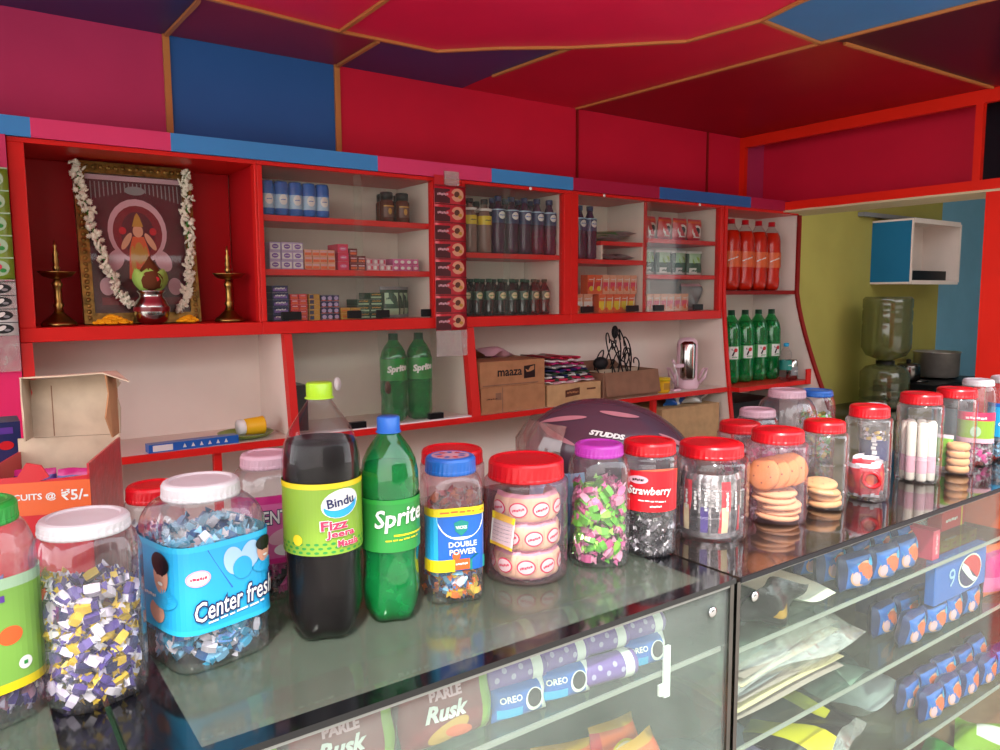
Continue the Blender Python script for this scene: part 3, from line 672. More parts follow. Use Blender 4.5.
for q in range(4): place(b, q == 0, j9, -.022 + .016 * q, -.020 + .007 * q, .092 + .003 * q, 'round tan biscuit leaning on edge, %s above the flat ones' % ('leftmost', 'second', 'third', 'rightmost')[q], (1.25, .25 - .12 * q, .3 * q - .5), 'round biscuits in the tan biscuit jar')
j10 = jar(1.475, .895, .049, .184, 'narrow ringed jar with red lid and few golden cookies', 'lid_red', .84, .022, 2.4, 'pet', 0, shoulder=.82, rings=(.045, .10), ribs=8, amp=.010)
b = biscuit(.034, .011, 'bun')
for q in range(4): place(b, q == 0, j10, random.uniform(-.007, .007), random.uniform(-.007, .007), .004 + .0125 * q, 'golden cookie lying flat, %s in the narrow ringed jar' % NUM[q], (random.uniform(-.1, .1), random.uniform(-.1, .1), 0), 'cookies in the narrow ringed jar')
j11 = jar(1.614, .875, .047, .206, 'tall ringed jar with red lid and bright red packets inside', 'lid_red', .86, .024, 2.4, 'pet', 0, shoulder=.84, rings=(.075, .15), ribs=8, amp=.010)
m = pouch(.05, .075, .016, 'foil_red', [(.2, .8, .3, .7, 'p_orange')], 'foil_white', wav=.3); p = tag(m.build('snack_packet'), 'x', 'packet')
for q in range(6): place(p, q == 0, j11, .024 * math.sin(-1 + q * 1.05), -.024 * math.cos(-1 + q * 1.05), .004 + (.003 * q), 'shiny red packet, %s in the red packet jar' % ('front left', 'front', 'front right', 'right', 'rear', 'left')[q], (random.uniform(-.15, .15), 0, -1 + q * 1.05), 'red packets in the tall ringed jar')
m = MB(); m.tube([(.016 * math.cos(a), -.004, .016 * math.sin(a)) for a in [2 * PI * k / 20 for k in range(20)]], .005, 'p_red', 8, True); t = tag(m.build('ring_snack'), 'x', 'snack'); place(t, True, j11, .010, -.0385, .05, 'bright red ring against the wall of the red packet jar')
j12 = jar(1.863, .886, .050, .212, 'tall ringed jar with red lid holding upright pale wafer rolls', 'lid_red', .90, .024, 2.4, 'pet', 0, shoulder=.84, rings=(.065, .14), ribs=8, amp=.010)
m = MB(); m.lathe([(.009, 0), (.011, .004), (.011, .136), (.008, .14)], 'paper', 14); m.lathe([(.0114, .02), (.0114, .06)], 'p_palepink', 14, cap0=False, cap1=False); s = tag(m.build('wafer_roll'), 'x', 'biscuit')
for q in range(7): place(s, q == 0, j12, .028 * math.sin(-1.5 + q * .9), -.028 * math.cos(-1.5 + q * .9), .004, 'upright wafer roll, %s in the tall ringed jar of rolls' % ('left', 'front left', 'front', 'front right', 'right', 'rear right', 'rear left')[q], (0, 0, 0), 'wafer rolls in the tall jar')
j13 = jar(2.021, .876, .047, .213, 'ringed jar with red lid and a column of round cakes', 'lid_red', .94, .022, 2.4, 'pet', 0, shoulder=.84, rings=(.065,), ribs=8, amp=.010)
b = biscuit(.026, .017, 'bun', 'sponge_cake'); b['category'] = 'cake'
for q in range(4): place(b, q == 0, j13, .010, -.012, .004 + .0185 * q, 'round golden sponge cake, %s of the column in its jar' % NUM[q], (0, 0, q), 'cakes in the ringed jar')
m = pouch(.04, .09, .012, 'foil_green', [(.1, .9, .5, .9, 'foil_lime')], 'foil_white'); p = tag(m.build('snack_packet'), 'x', 'packet'); place(p, True, j13, -.020, -.004, .004, 'green packet standing beside the round cakes in the jar', (0, 0, -.3))
def d14(c):
    c.rect(-.05, .060, .05, .135, 'p_lime', 0); c.rect(-.05, .118, .05, .140, 'p_hotpink', 1); c.text('Fruity', 0, .125, .045, 'p_white', 3, bold=.03); c.ell(0, .09, .012, .014, 'p_palegreen', 2); c.rect(-.05, .060, .05, .072, 'p_palepink', 1)
j = jar(2.177, .892, .043, .223, 'clear jar with white lid and green and pink sleeve near right edge', 'lid_white', .84, .016, 2.4, 'pet', 0, draw=d14, shoulder=.76, ribs=18, amp=.008)
fill(j, .042, .002, .10, 120, .013, [('foil_magenta', 'foil_white'), ('foil_pink', 'foil_white')], 'pink candies in the green and pink sleeved jar')
def d15(c): c.rect(-.07, .065, .07, .155, 'p_sky', 0); c.text('Center fresh', 0, .10, .07, 'p_white', 3, bold=.03, italic=.2); c.rect(-.07, .145, .07, .155, 'p_blue', 1)
j = jar(2.300, .868, .050, .224, 'clear jar with white lid and blue sleeve cut by the right picture edge', 'lid_white', .84, .016, 2.8, 'pet_ribbed', 20, draw=d15, shoulder=.76, ribs=18, amp=.008)
fill(j, .049, .002, .10, 130, .014, [('foil_cyan', 'foil_sky'), ('foil_sky', 'foil_white')], 'blue wrapped gums in the jar at the right picture edge', 2.8)
# -- second row
j = jar(.218, 1.15, .040, .186, 'jar with dark red lid half hidden behind the big Center fresh jar', 'lid_red', .92, .022, 2., 'pet', 0, shoulder=.84)
fill(j, .039, .002, .12, 110, .013, [('foil_white', 'foil_pink'), ('foil_purple', 'foil_white')], 'white and purple sweets in the dark red lidded rear jar')
def d3(c):
    c.rect(-.09, .058, .10, .150, 'p_pink', 0); c.rect(-.09, .148, .10, .160, 'p_magenta', 1); c.text('ENT', .000, .128, .036, 'p_white', 5, bold=.02, h=.020, outline=('p_navy', .05)); c.ell(.012, .098, .024, .012, 'p_palepink', 2, rot=.2); c.ell(.018, .078, .022, .010, 'p_white', 2); c.rect(-.09, .058, .10, .066, 'p_magenta', 1)
j = jar(.372, 1.13, .050, .215, 'ribbed jar with pale pink lid and magenta sleeve behind the dark cola bottle', 'lid_pink', .74, .020, 2.8, 'pet_ribbed', 12, ribs=22, amp=.012, draw=d3, shoulder=.78)
fill(j, .049, .002, .062, 110, .014, [('foil_black', 'foil_black'), ('foil_magenta', 'foil_pink')], 'dark and magenta sweets low in the magenta sleeved jar', 2.8)
j = jar(.690, 1.11, .056, .186, 'jar with wide red lid just behind the blue lidded square jar', 'lid_red', .94, .024, 2., 'pet_pink', 0, shoulder=.84)
fill(j, .055, .002, .10, 130, .015, [('foil_red', 'foil_white'), ('foil_orange', 'foil_red')], 'red and orange sweets in the wide lidded rear jar')
j = jar(1.573, 1.13, .052, .172, 'short ribbed jar with pinkish white lid in the rear row', 'lid_pink', .80, .018, 2., 'pet_ribbed', 0, ribs=26, amp=.02, shoulder=.66)
fill(j, .050, .002, .07, 110, .014, [('foil_pink', 'foil_white'), ('foil_magenta', 'foil_white')], 'pink sweets in the short rear jar with pinkish lid')
j = jar(1.735, 1.16, .074, .204, 'wide fluted glass jar with pinkish white lid in the rear row', 'lid_pink', .62, .020, 2., 'pet_ribbed', 0, ribs=30, amp=.03, shoulder=.60)
fill(j, .068, .002, .05, 100, .014, [('foil_white', 'foil_pink'), ('foil_silver', 'foil_white')], 'white and silver sweets low in the wide fluted jar')
j = jar(1.885, 1.17, .048, .190, 'ribbed rear jar with blue lid and yellow green sweets', 'lid_blue', .86, .016, 2., 'pet_ribbed', 0, ribs=26, amp=.015, shoulder=.70)
fill(j, .046, .002, .13, 130, .014, [('foil_yellow', 'foil_green'), ('foil_white', 'foil_orange'), ('foil_green', 'foil_white')], 'yellow and green sweets in the blue lidded rear jar')
def d11b(c): c.rect(-.05, .05, .05, .10, 'p_navy', 0); c.text('NUTS', 0, .075, .06, 'p_white', 3, bold=.04, rot=PI / 2)
j = jar(1.79, .955, .032, .185, 'slim clear jar with dark blue label squeezed between two ringed jars', 'lid_white', .8, .016, 2., 'pet', 0, draw=d11b, shoulder=.82)
fill(j, .031, .002, .125, 70, .011, [('foil_yellow', 'foil_white'), ('foil_white', 'foil_silver')], 'cream coloured nuts in the slim jar with dark blue label')
j = jar(1.44, 1.08, .050, .160, 'red lidded jar tucked behind the tan biscuit jar', 'lid_red', .90, .022, 2., 'pet_pink', 0, shoulder=.84)
fill(j, .049, .002, .09, 100, .014, [('foil_magenta', 'foil_white'), ('foil_red', 'foil_white')], 'magenta sweets in the red lidded jar behind the biscuits')

# ================================================================== bottles on the counter
def bottle(X, Y, R, H, prof, label, body, cap, capr, caph, liquid=None, lz=0, draw=None, twist=0, z=CZ, group=None, lobes=5, name='soda_bottle', cat='bottle', n=60, capmat=None):
    o = thing(name, (X, Y, z), label, cat, facing(X, Y, twist), group)
    mod = lambda t, zz: 1 - .20 * max(0, 1 - zz / (H * .15)) ** 1.3 * (.5 + .5 * math.cos(lobes * t))
    m = MB(); m.lathe([(r * R, zz * H) for r, zz in prof], body, n, mod=mod, cap1=True); m.build('bottle_body', o)
    if liquid:
        P2 = [(r * R * .965 - .0004, zz * H + .0012) for r, zz in prof if zz * H < lz]
        for a, b in zip(prof, prof[1:]):
            if a[1] * H < lz <= b[1] * H: k = (lz - a[1] * H) / ((b[1] - a[1]) * H); P2.append(((a[0] + (b[0] - a[0]) * k) * R * .965, lz))
        m = MB(); m.lathe(P2, liquid, n, mod=mod); m.build('drink', o)
    m = MB(); m.lathe([(capr * 1.12, H - caph - .004), (capr * 1.12, H - caph - .0025), (capr, H - caph - .002), (capr, H - .0015), (capr - .0015, H), (.001, H)], cap, 48, mod=lambda t, zz: 1 + .02 * math.cos(24 * t)); m.build('bottle_cap', o)
    if draw:
        m = MB(); draw(Cv(m, wrap(CIRC, R, .0006))); m.build('label_sleeve', o)
    return o
def dB(c):
    c.rect(-.150, .120, .150, .213, 'p_lime', 0, 72); c.rect(-.150, .206, .150, .213, 'p_yellow', 1, 72)
    c.ell(.024, .186, .0265, .0185, 'p_white', 2, rot=.18); c.ell(.024, .1835, .0235, .0150, 'p_sky', 3, rot=.18); c.ell(.023, .190, .0235, .0115, 'p_white', 4, rot=.18); c.text('Bindu', .023, .189, .036, 'p_navy', 6, bold=.02, rot=.12)
    c.text('Fizz', .014, .1595, .034, 'p_hotpink', 6, bold=.03, rot=.03, h=.0125, outline=('p_white', .04)); c.text('Jeera', .022, .1465, .038, 'p_hotpink', 6, bold=.03, h=.0115, outline=('p_white', .04)); c.text('Masala', .032, .1345, .030, 'p_hotpink', 6, bold=.03, h=.009, outline=('p_white', .04))
    for q in range(26):
        for r in range(3): c.ell(-.135 + .0105 * q + .005 * (r % 2), .124 + .0055 * r, .0032, .0017, 'p_green', 1, n=8, rings=1)
    c.ell(-.034, .140, .007, .007, 'p_yellow', 2)
PB = [(.55, 0), (.82, .012), (.94, .05), (.985, .12), (.96, .20), (.95, .27), (.985, .33), (.985, .355), (.99, .37), (.99, .63), (1, .65), (.985, .71), (.93, .765), (.80, .815), (.62, .86), (.44, .90), (.31, .93), (.285, .95), (.285, .985)]
bottle(.385, .946, .051, .337, PB, 'big bottle of dark jeera soda with lime cap and lime green label', 'pet_bottle', 'lid_lime', .0165, .017, 'cola', .262, dB)
def dS(c):
    c.rect(-.128, .104, .128, .176, 'p_green', 0, 72); c.rect(-.128, .170, .128, .176, 'lid_green', 1, 72)
    c.text('Sprite', .010, .150, .072, 'p_white', 5, bold=.02, italic=.25, rot=.12, h=.032); c.rect(.0, .126, .06, .1285, 'p_yellow', 2); c.text('lemon lime flavour', .014, .121, .05, 'p_yellow', 2, rot=.03)
PS = [(.5, 0), (.80, .014), (.93, .05), (.97, .10), (.99, .16), (.95, .24), (.93, .30), (.97, .35), (.985, .37), (.985, .63), (1, .66), (.98, .73), (.90, .79), (.74, .84), (.55, .88), (.38, .915), (.34, .93), (.34, .985)]
bottle(.480, .937, .0405, .284, PS, 'green lemon soda bottle with blue cap beside the dark soda bottle', 'pet_green', 'lid_blue', .0155, .018, 'green_liquid', .218, dS, twist=6)

# ================================================================== shrine
YS = 2.25
def tilt_root(name, loc, lab, cat, rx): o = thing(name, loc, lab, cat); o.rotation_euler[0] = rx; return o
# picture leaning back against the wall of the shrine; local frame: x right, z up, front -Y
pf = tilt_root('framed_picture', (.4275, 2.262, ZB + .001), 'framed deity picture in an ornate gilt frame leaning in the shrine', 'picture', -.13)
W, Hh = .146, .430
m = MB()
for a in ((-W, W, Hh - .030, Hh), (-W, W, 0, .028)): m.box(a[0], a[1], -.014, .012, a[2], a[3], 'gold_frame')
for a in ((-W, -W + .026), (W - .026, W)): m.box(a[0], a[1], -.014, .012, .028, Hh - .030, 'gold_frame')
for sx in (-1, 1):
    for k in range(26): m.ball((sx * (W - .013), -.014, .016 + k * .0158), .006, 'gold_frame', 8, 5, (1, .5, 1))
for k in range(16): m.ball((-W + .013 + k * .0178, -.014, Hh - .014), .006, 'gold_frame', 8, 5, (1, .5, 1))
m.build('ornate_frame', pf)
m = MB(); m.box(-W + .024, W - .024, -.004, .008, .024, Hh - .026, 'p_maroon'); c = Cv(m, front(0, -.004, 0), .0005)
c.rect(-W + .026, .385, W - .026, .398, 'p_palepink', 1)
for k in range(22):
    x = -.108 + .0103 * k; l = .018 + .030 * abs(x) / .11
    c.rect(x, .380 - l, x + .0028, .380, 'p_grey', 1, 1)
c.ell(0, .250, .074, .088, 'p_palepink', 2); c.ell(0, .246, .062, .074, 'p_darkred', 3); c.ell(0, .360, .026, .012, 'p_grey', 3)
c.ell(0, .243, .042, .060, 'p_maroon', 4); c.poly([(-.030, .12), (.030, .12), (.024, .20), (.014, .235), (-.014, .235), (-.024, .20)], 'p_orange', 5)
c.ell(0, .250, .013, .017, 'p_peach', 6); c.poly([(-.014, .262), (.014, .262), (.006, .290), (0, .300), (-.006, .290)], 'p_gold', 7)
for sx in (-1, 1):
    c.ell(sx * .030, .222, .008, .026, 'p_peach', 6, rot=sx * .5); c.ell(sx * .038, .250, .009, .010, 'p_red', 6); c.ell(sx * .060, .17, .020, .030, 'p_palepink', 2, rot=sx * .4); c.ell(sx * .016, .17, .006, .040, 'p_gold', 6)
    c.ell(sx * .085, .10, .018, .024, 'p_palepink', 2)
c.ell(0, .19, .012, .030, 'p_gold', 6); c.rect(-.10, .05, .10, .07, 'p_darkred', 2)
m.build('printed_picture', pf)
m = MB(); m.box(-W + .027, W - .027, -.0095, -.0085, .026, Hh - .028, 'cabinet_glass'); m.build('picture_glass', pf)
# jasmine garland: hangs over the frame
def lerp(P, t):
    n = len(P) - 1; i = min(int(t * n), n - 1); k = t * n - i
    return [P[i][q] * (1 - k) + P[i + 1][q] * k for q in range(3)]
gm = MB()
for P in ([(-.140, -.022, .424), (-.135, -.024, .36), (-.120, -.024, .29), (-.105, -.026, .22), (-.085, -.026, .15), (-.065, -.028, .09), (-.035, -.028, .04)], [(.128, -.022, .420), (.132, -.024, .36), (.126, -.024, .28), (.124, -.026, .20), (.118, -.026, .13), (.105, -.028, .07), (.085, -.028, .03)]):
    gm.tube([lerp(P, k / 20) for k in range(21)], .0035, 'leaf_green', 6)
    for k in range(150):
        p = lerp(P, k / 149); w = random.uniform(.004, .016) * (1.1 if k < 100 else .9); a = random.uniform(0, PI)
        M = rrot().to_4x4(); q = (p[0] + w * math.cos(a), p[1] - abs(w * math.sin(a)) * .8, p[2] + random.uniform(-.004, .004))
        for s in range(4): gm.ball(q, .0058, 'flower_white', 6, 4, (1.6, .45, .45), M=M @ Matrix.Rotation(s * .8, 4, 'Y'))
g = gm.build('jasmine_garland', None, (.4275, 2.262, ZB + .001)); g.rotation_euler[0] = -.13
tag(g, 'white jasmine flower garland draped down both sides of the picture', 'garland', kind='thing')
# brass lamps
def brass_lamp(loc, lab):
    o = thing('oil_lamp', loc, lab, 'lamp', group='brass oil lamps')
    m = MB(); m.lathe([(.040, 0), (.041, .006), (.036, .012), (.028, .018), (.020, .026), (.012, .034)], 'brass', 36); m.build('lamp_base', o)
    m = MB(); m.lathe([(.012, .034), (.009, .045), (.013, .052), (.009, .060), (.008, .090), (.011, .100), (.013, .106), (.009, .112), (.008, .120)], 'brass', 24); m.build('lamp_stem', o)
    m = MB(); m.lathe([(.008, .118), (.030, .124), (.040, .134), (.042, .137), (.038, .136), (.028, .129), (.006, .126)], 'brass', 36, mod=lambda t, z: 1 + .10 * max(0, math.cos(5 * t)) ** 3 * (z > .122)); m.build('oil_bowl', o)
    m = MB(); m.lathe([(.007, .126), (.006, .140), (.010, .146), (.006, .152), (.008, .164), (.005, .172), (.007, .180), (.003, .192), (.0045, .200), (.001, .214)], 'brass', 20); m.build('lamp_finial', o)
    return o
brass_lamp((.222, 2.225, ZB + .0005), 'brass oil lamp on the shrine shelf left of the picture')
brass_lamp((.645, 2.225, ZB + .0005), 'brass oil lamp on the shrine shelf right of the picture')
# steel pot with coconut and leaves
o = thing('steel_pot', (.435, 2.198, ZB + .0005), 'small shiny steel pot standing before the deity picture', 'pot')
m = MB(); m.lathe([(.024, 0), (.036, .008), (.043, .026), (.044, .045), (.038, .062), (.030, .072), (.030, .080), (.036, .086), (.037, .089), (.034, .087), (.028, .080), (.028, .074)], 'steel', 48); m.build('pot_body', o)
m = MB(); m.lathe([(.0445, .034), (.0450, .040), (.0445, .046)], 'p_darkred', 40, cap0=False, cap1=False); m.build('painted_band', o)
m = MB()
for a, w in ((-1.0, 1), (-.2, 1.1), (.7, 1), (2.4, .9), (3.6, .9)):
    vs = []
    for k in range(7):
        t = k / 6; r = .022 + .022 * t; hw = .030 * w * math.sin(PI * (t * .85 + .12)); z = .086 + .060 * t
        for s in (-1, 0, 1): vs.append((r * math.sin(a) + s * hw * math.cos(a), -r * math.cos(a) * .6 + s * hw * math.sin(a) * .6, z - .006 * (s == 0)))
    m.add(vs, [(k * 3 + q, k * 3 + q + 1, k * 3 + q + 4, k * 3 + q + 3) for k in range(6) for q in (0, 1)], 'pale_leaf', True)
tag(m.build('betel_leaves', None, (.435, 2.198, ZB + .001), solid=.0008), 'pale green leaves fanned in the mouth of the steel pot', 'leaves', kind='thing')
m = MB(); m.lathe([(.012, 0), (.026, .010), (.032, .028), (.029, .048), (.018, .066), (.008, .080), (.002, .092)], 'coconut', 24, mod=lambda t, z: 1 + .03 * math.sin(8 * t)); c = Cv(m, lambda u, v, e: (u, -.030 - e, v)); c.ell(.010, .032, .006, .006, 'p_red', 1, n=10)
tag(m.build('coconut', None, (.435, 2.198, ZB + .087)), 'brown husked coconut sitting upright on the steel pot', 'coconut', kind='thing')
def flowers(name, x, w, n, lab):
    m = MB()
    for k in range(n):
        a = random.uniform(0, 2 * PI); r = random.random() ** .6; z = .006 + .020 * (1 - r) * random.random()
        for s in range(3): m.ball((x + w * r * math.cos(a) + .002 * s, 2.19 + .018 * r * math.sin(a), ZB + .001 + z), .0058, 'marigold', 7, 5, (1.1, 1.1, .7))
    tag(m.build(name), lab, 'flowers', kind='stuff')
flowers('marigold_petals', .335, .042, 90, 'heap of orange marigold petals left of the steel pot')
flowers('marigold_petals', .522, .026, 50, 'small heap of orange marigold petals right of the steel pot')

# ================================================================== goods on the shelves
def cbox(w, d, h, main, fr=None, name='small_box', bev=.0012):
    m = MB(); m.box(-w / 2, w / 2, 0, d, 0, h, main)
    if fr: fr(Cv(m, front(0, 0, 0, .0004), .0003))
    return m.build(name)
def stack(o, x0, dx, y, z0, dz, cols, rows, desc, cat, group, jit=.001, skip=(), dy=.0):
    first = True
    for c in range(cols):
        for r in range(rows):
            if (c, r) in skip: continue
            loc = (x0 + dx * c + random.uniform(-jit, jit), y + random.uniform(-jit, jit) + dy * r, z0 + .0004 + dz * r)
            cn = 'only column' if cols == 1 else ('left column', 'right column')[c] if cols == 2 else ORD[c].replace('from left', 'column') if c else 'leftmost column'
            lab = '%s, %s, %s row' % (desc, cn, ROW[r] + (' from bottom' if r else ''))
            if cols == 1: lab = '%s, %s in its pile' % (desc, ROW[r] + (' from bottom' if r else ''))
            if rows == 1: lab = '%s, %s' % (desc, ORD[c])
            t = o if first else dup(o, loc, lab); first = False
            t.location = loc; tag(t, lab, cat, group)
Y0 = 2.192
# --- cabinet beside the shrine
def can_(body, band, lab=''):
    m = MB(); R = .0215
    m.lathe([(.80 * R, 0), (R, .005), (R, .086), (.88 * R, .094), (.86 * R, .097), (.80 * R, .096)], body, 24)
    c = Cv(m, wrap(CIRC, R, .0004), .0003); c.rect(-.03, .020, .03, .060, band, 0, 10); c.ell(0, .045, .012, .015, 'p_white', 1, n=14); c.text('XL', 0, .045, .014, 'p_blue', 2, bold=.05)
    m.lathe([(.0172, .0945), (.0172, .0975)], 'steel', 20)
    return m.build('drink_can')
cn = can_('p_blue', 'p_paleblue'); first = True
for r in range(2):
    for k in range(5):
        if r == 0 and k == 4: pass
        loc = (.757 + .0462 * k * (.92 if r else .9) + .006 * r, Y0 + .012 + .05 * r, 1.6285)
        lab = 'blue and silver drink can, %s in the %s row of cans' % (ORD[k], ('front', 'rear')[r])
        t = cn if first else dup(cn, loc, lab); first = False
        t.location = loc; tag(t, lab, 'can', 'blue cans on the top shelf beside the shrine')
def coffee(loc, lab, src=None):
    if src: return dup(src, loc, lab)
    o = thing('coffee_jar', loc, lab, 'jar', group='coffee jars on the top shelf')
    m = MB(); m.lathe([(.020, 0), (.0235, .003), (.0235, .062), (.018, .068), (.018, .072)], 'amber_coffee', 24); c = Cv(m, wrap(CIRC, .0235, .0004), .0003); c.rect(-.02, .014, .02, .050, 'p_brown', 0, 8); c.rect(-.02, .046, .02, .050, 'p_gold', 1, 8); c.ell(0, .032, .006, .010, 'p_gold', 1, n=12); m.build('jar_body', o)
    m = MB(); m.lathe([(.0205, .068), (.0205, .090), (.018, .092)], 'black_plastic', 24); m.build('jar_lid', o); return o
cj = coffee((1.140, Y0 + .015, 1.6285), 'brown coffee jar with black lid, front left of four')
coffee((1.195, Y0 + .015, 1.6285), 'brown coffee jar with black lid, front right of four', cj); coffee((1.155, Y0 + .068, 1.6285), 'brown coffee jar with black lid, rear left of four', cj); coffee((1.215, Y0 + .068, 1.6285), 'brown coffee jar with black lid, rear right of four', cj)
def fr1(c): c.rect(-.014, .004, .014, .021, 'p_white', 0, 1); c.ell(0, .013, .010, .007, 'p_violet', 1, n=12); c.text('SOAP', 0, .013, .013, 'p_white', 2, bold=.04)
stack(cbox(.0325, .075, .0255, 'p_lilac', fr1, 'soap_box'), .772, .0338, Y0, 1.475, .0262, 3, 3, 'white and lilac soap box in the nine box block', 'box', 'lilac soap boxes')
def fr2(c): c.rect(-.010, .003, .010, .010, 'p_orange', 0, 1); c.rect(-.010, .012, .010, .016, 'p_palepink', 0, 1)
stack(cbox(.0232, .075, .0192, 'p_peach', fr2, 'soap_box'), .871, .0242, Y0, 1.475, .0198, 4, 3, 'peach and white soap box on the middle shelf', 'box', 'peach soap boxes')
def fr3(c): c.ell(0, .012, .012, .006, 'p_pink', 0, n=12); c.text('LUX', 0, .012, .012, 'p_white', 1, bold=.04)
def fr3(c): c.ell(0, .012, .012, .006, 'p_pink', 0, n=12); c.text('ROSE', 0, .012, .014, 'p_white', 1, bold=.04)
stack(cbox(.034, .075, .0255, 'p_hotpink', fr3, 'soap_box'), .982, .034, Y0, 1.475, .0262, 1, 3, 'bright pink soap box right of the peach ones', 'box', 'bright pink soap boxes')
stack(cbox(.0255, .07, .0215, 'p_darkred', fr2, 'soap_box'), 1.013 + .003, .0265, Y0, 1.475, .0222, 2, 3, 'dark red soap box beside the bright pink pile', 'box', 'dark red soap boxes', skip=((1, 2),))
def fr4(c): c.ell(-.003, .009, .005, .006, 'p_white', 0, n=12); c.rect(.004, .003, .009, .014, 'p_hotpink', 0, 1)
stack(cbox(.0215, .06, .018, 'p_palepink', fr4, 'soap_box'), 1.070, .0228, Y0, 1.475, .0186, 4, 2, 'pale pink soap box right of the dark red ones', 'box', 'pale pink soap boxes', skip=((2, 1), (3, 1)) if 0 else ((3, 1),))
def fr5(c): c.ell(0, .009, .007, .005, 'p_white', 0, n=12); c.rect(-.009, .001, .009, .003, 'p_magenta', 0, 1)
stack(cbox(.0225, .06, .0185, 'p_pink', fr5, 'soap_box'), 1.161, .0238, Y0, 1.475, .0192, 4, 2, 'pink soap box with white spot near the right post', 'box', 'pink spotted soap boxes')
def fr6(c): c.rect(-.020, .004, .020, .012, 'p_violet', 0, 1); c.text('SPICE', 0, .012, .03, 'p_white', 1)
stack(cbox(.048, .08, .0200, 'p_navy', fr6), .782, .05, Y0, ZB, .0206, 1, 5, 'navy box at the left end of the bottom shelf', 'box', 'navy boxes in a pile')
def fr7(c): c.rect(-.010, .002, .010, .007, 'p_orange', 0, 1); c.rect(-.008, .009, .008, .012, 'p_palepink', 0, 1)
stack(cbox(.0245, .08, .0150, 'p_red', fr7), .825, .0255, Y0, ZB, .0156, 2, 5, 'flat red and orange box beside the navy pile', 'box', 'flat red boxes')
def fr8(c): c.rect(-.015, .002, -.002, .013, 'p_navy', 0, 1); c.rect(-.002, .002, .014, .013, 'p_gold', 0, 1)
stack(cbox(.0335, .08, .0150, 'p_gold', fr8), .886, .04, Y0, ZB, .0156, 1, 5, 'half navy half gold box in the narrow pile', 'box', 'navy and gold boxes')
def fr9(c): c.ell(0, .009, .007, .006, 'p_lilac', 0, n=12); c.rect(-.008, .001, .008, .003, 'p_orange', 0, 1)
stack(cbox(.0185, .08, .0180, 'p_navy', fr9), .916, .0195, Y0, ZB, .0187, 3, 4, 'small dark purple box in the twelve box block', 'box', 'small purple boxes')
def fr10(c): c.text('tea', 0, .009, .02, 'p_orange', 1, bold=.04)
stack(cbox(.032, .07, .0175, 'p_gold', fr10), .985, .033, Y0, ZB, .018, 2, 2, 'yellow box low on the bottom shelf', 'box', 'yellow boxes')
def fr11(c): c.rect(-.018, .003, .018, .008, 'p_palegreen', 0, 1); c.text('HERBAL', 0, .014, .03, 'p_gold', 1)
stack(cbox(.042, .08, .0198, 'p_darkgreen', fr11), 1.049, .0435, Y0 + .005, ZB, .0204, 2, 4, 'dark green box stacked left of the green pouches', 'box', 'dark green boxes', skip=((0, 3),))
def gp(c): c.rect(-.022, .045, .022, .080, 'p_palegreen', 0, 4); c.text('SALT', 0, .062, .034, 'p_darkgreen', 1, bold=.04)
p = pouch(.066, .100, .032, 'p_darkgreen', [(.1, .9, .1, .3, 'p_palegreen')], 'p_grey', draw=gp, wav=.2).build('green_pouch'); tag(p, 'x', 'pouch')
for k in range(3):
    loc = (1.150 + .038 * k, Y0 + .022 + .040 * k, ZB + .001); lab = 'dark green printed pouch standing upright, %s of three' % ('front', 'middle', 'rear')[k]
    t = p if k == 0 else dup(p, loc, lab); t.location = loc; t.rotation_euler = (0, 0, -.2 + .1 * k); tag(t, lab, 'pouch', 'green pouches on the bottom shelf')
# --- small bottles
def small_bottle(R, H, body, cap, draw, capr, lab, group, shoulder=.62):
    o = thing('soda_bottle', (0, 0, 0), lab, 'bottle', group=group)
    m = MB(); m.lathe([(.80 * R, 0), (R, .006), (.97 * R, H * .12), (R, H * .2), (.93 * R, H * .30), (R, H * .38), (R, H * shoulder), (.80 * R, H * (shoulder + .1)), (.45 * R, H * .86), (.38 * R, H * .92)], body, 22, mod=lambda t, z: 1 - .06 * max(0, 1 - z / (H * .12)) * (1 + math.cos(5 * t)) / 2); m.build('bottle_body', o)
    m = MB(); m.lathe([(capr, H * .91), (capr, H - .001), (capr - .001, H)], cap, 18); m.build('bottle_cap', o)
    m = MB(); draw(Cv(m, wrap(CIRC, R, .0006), .0004)); m.build('bottle_label', o); return o
def dc(c): c.rect(-.09, .105, .09, .152, 'p_navy', 0, 24); c.ell(0, .131, .014, .013, 'p_white', 1, n=14); c.text('COLA', 0, .131, .022, 'p_blue', 2, bold=.05); c.rect(-.09, .148, .09, .152, 'p_paleblue', 1, 24)
def dy_(c): c.rect(-.07, .095, .07, .125, 'p_yellow', 0, 20); c.text('lime', 0, .110, .022, 'p_darkgreen', 2, bold=.05); c.rect(-.07, .142, .07, .150, 'p_white', 0, 20)
sy = small_bottle(.0250, .182, 'pale_drink', 'black_plastic', dy_, .0125, 'x', 'yellow label bottles')
sc_ = small_bottle(.0268, .198, 'purple_soda', 'p_navy', dc, .0130, 'x', 'cola bottles with blue labels')
YR = 2.205; Z1 = 1.5405
for r in range(2):
    for k in range(2):
        loc = (1.452 + .060 * k + .01 * r, YR + .065 * r, Z1); lab = 'pale drink bottle with yellow label, %s in the %s row' % (('left', 'right')[k], ('front', 'rear')[r])
        t = sy if not (r or k) else dup(sy, loc, lab); t.location = loc; t['label'] = lab
    for k in range(5 - r):
        loc = (1.570 + .0572 * k + .02 * r, YR + .062 * r, Z1); lab = 'cola bottle with blue and white label, %s in the %s row' % (ORD[k], ('front', 'rear')[r])
        t = sc_ if not (r or k) else dup(sc_, loc, lab); t.location = loc; t['label'] = lab
def dk(c): c.rect(-.07, .055, .07, .085, 'p_darkgreen', 0, 20); c.ell(0, .070, .013, .011, 'p_cream', 1, n=14); c.text('soda', 0, .070, .018, 'p_green', 2, bold=.05)
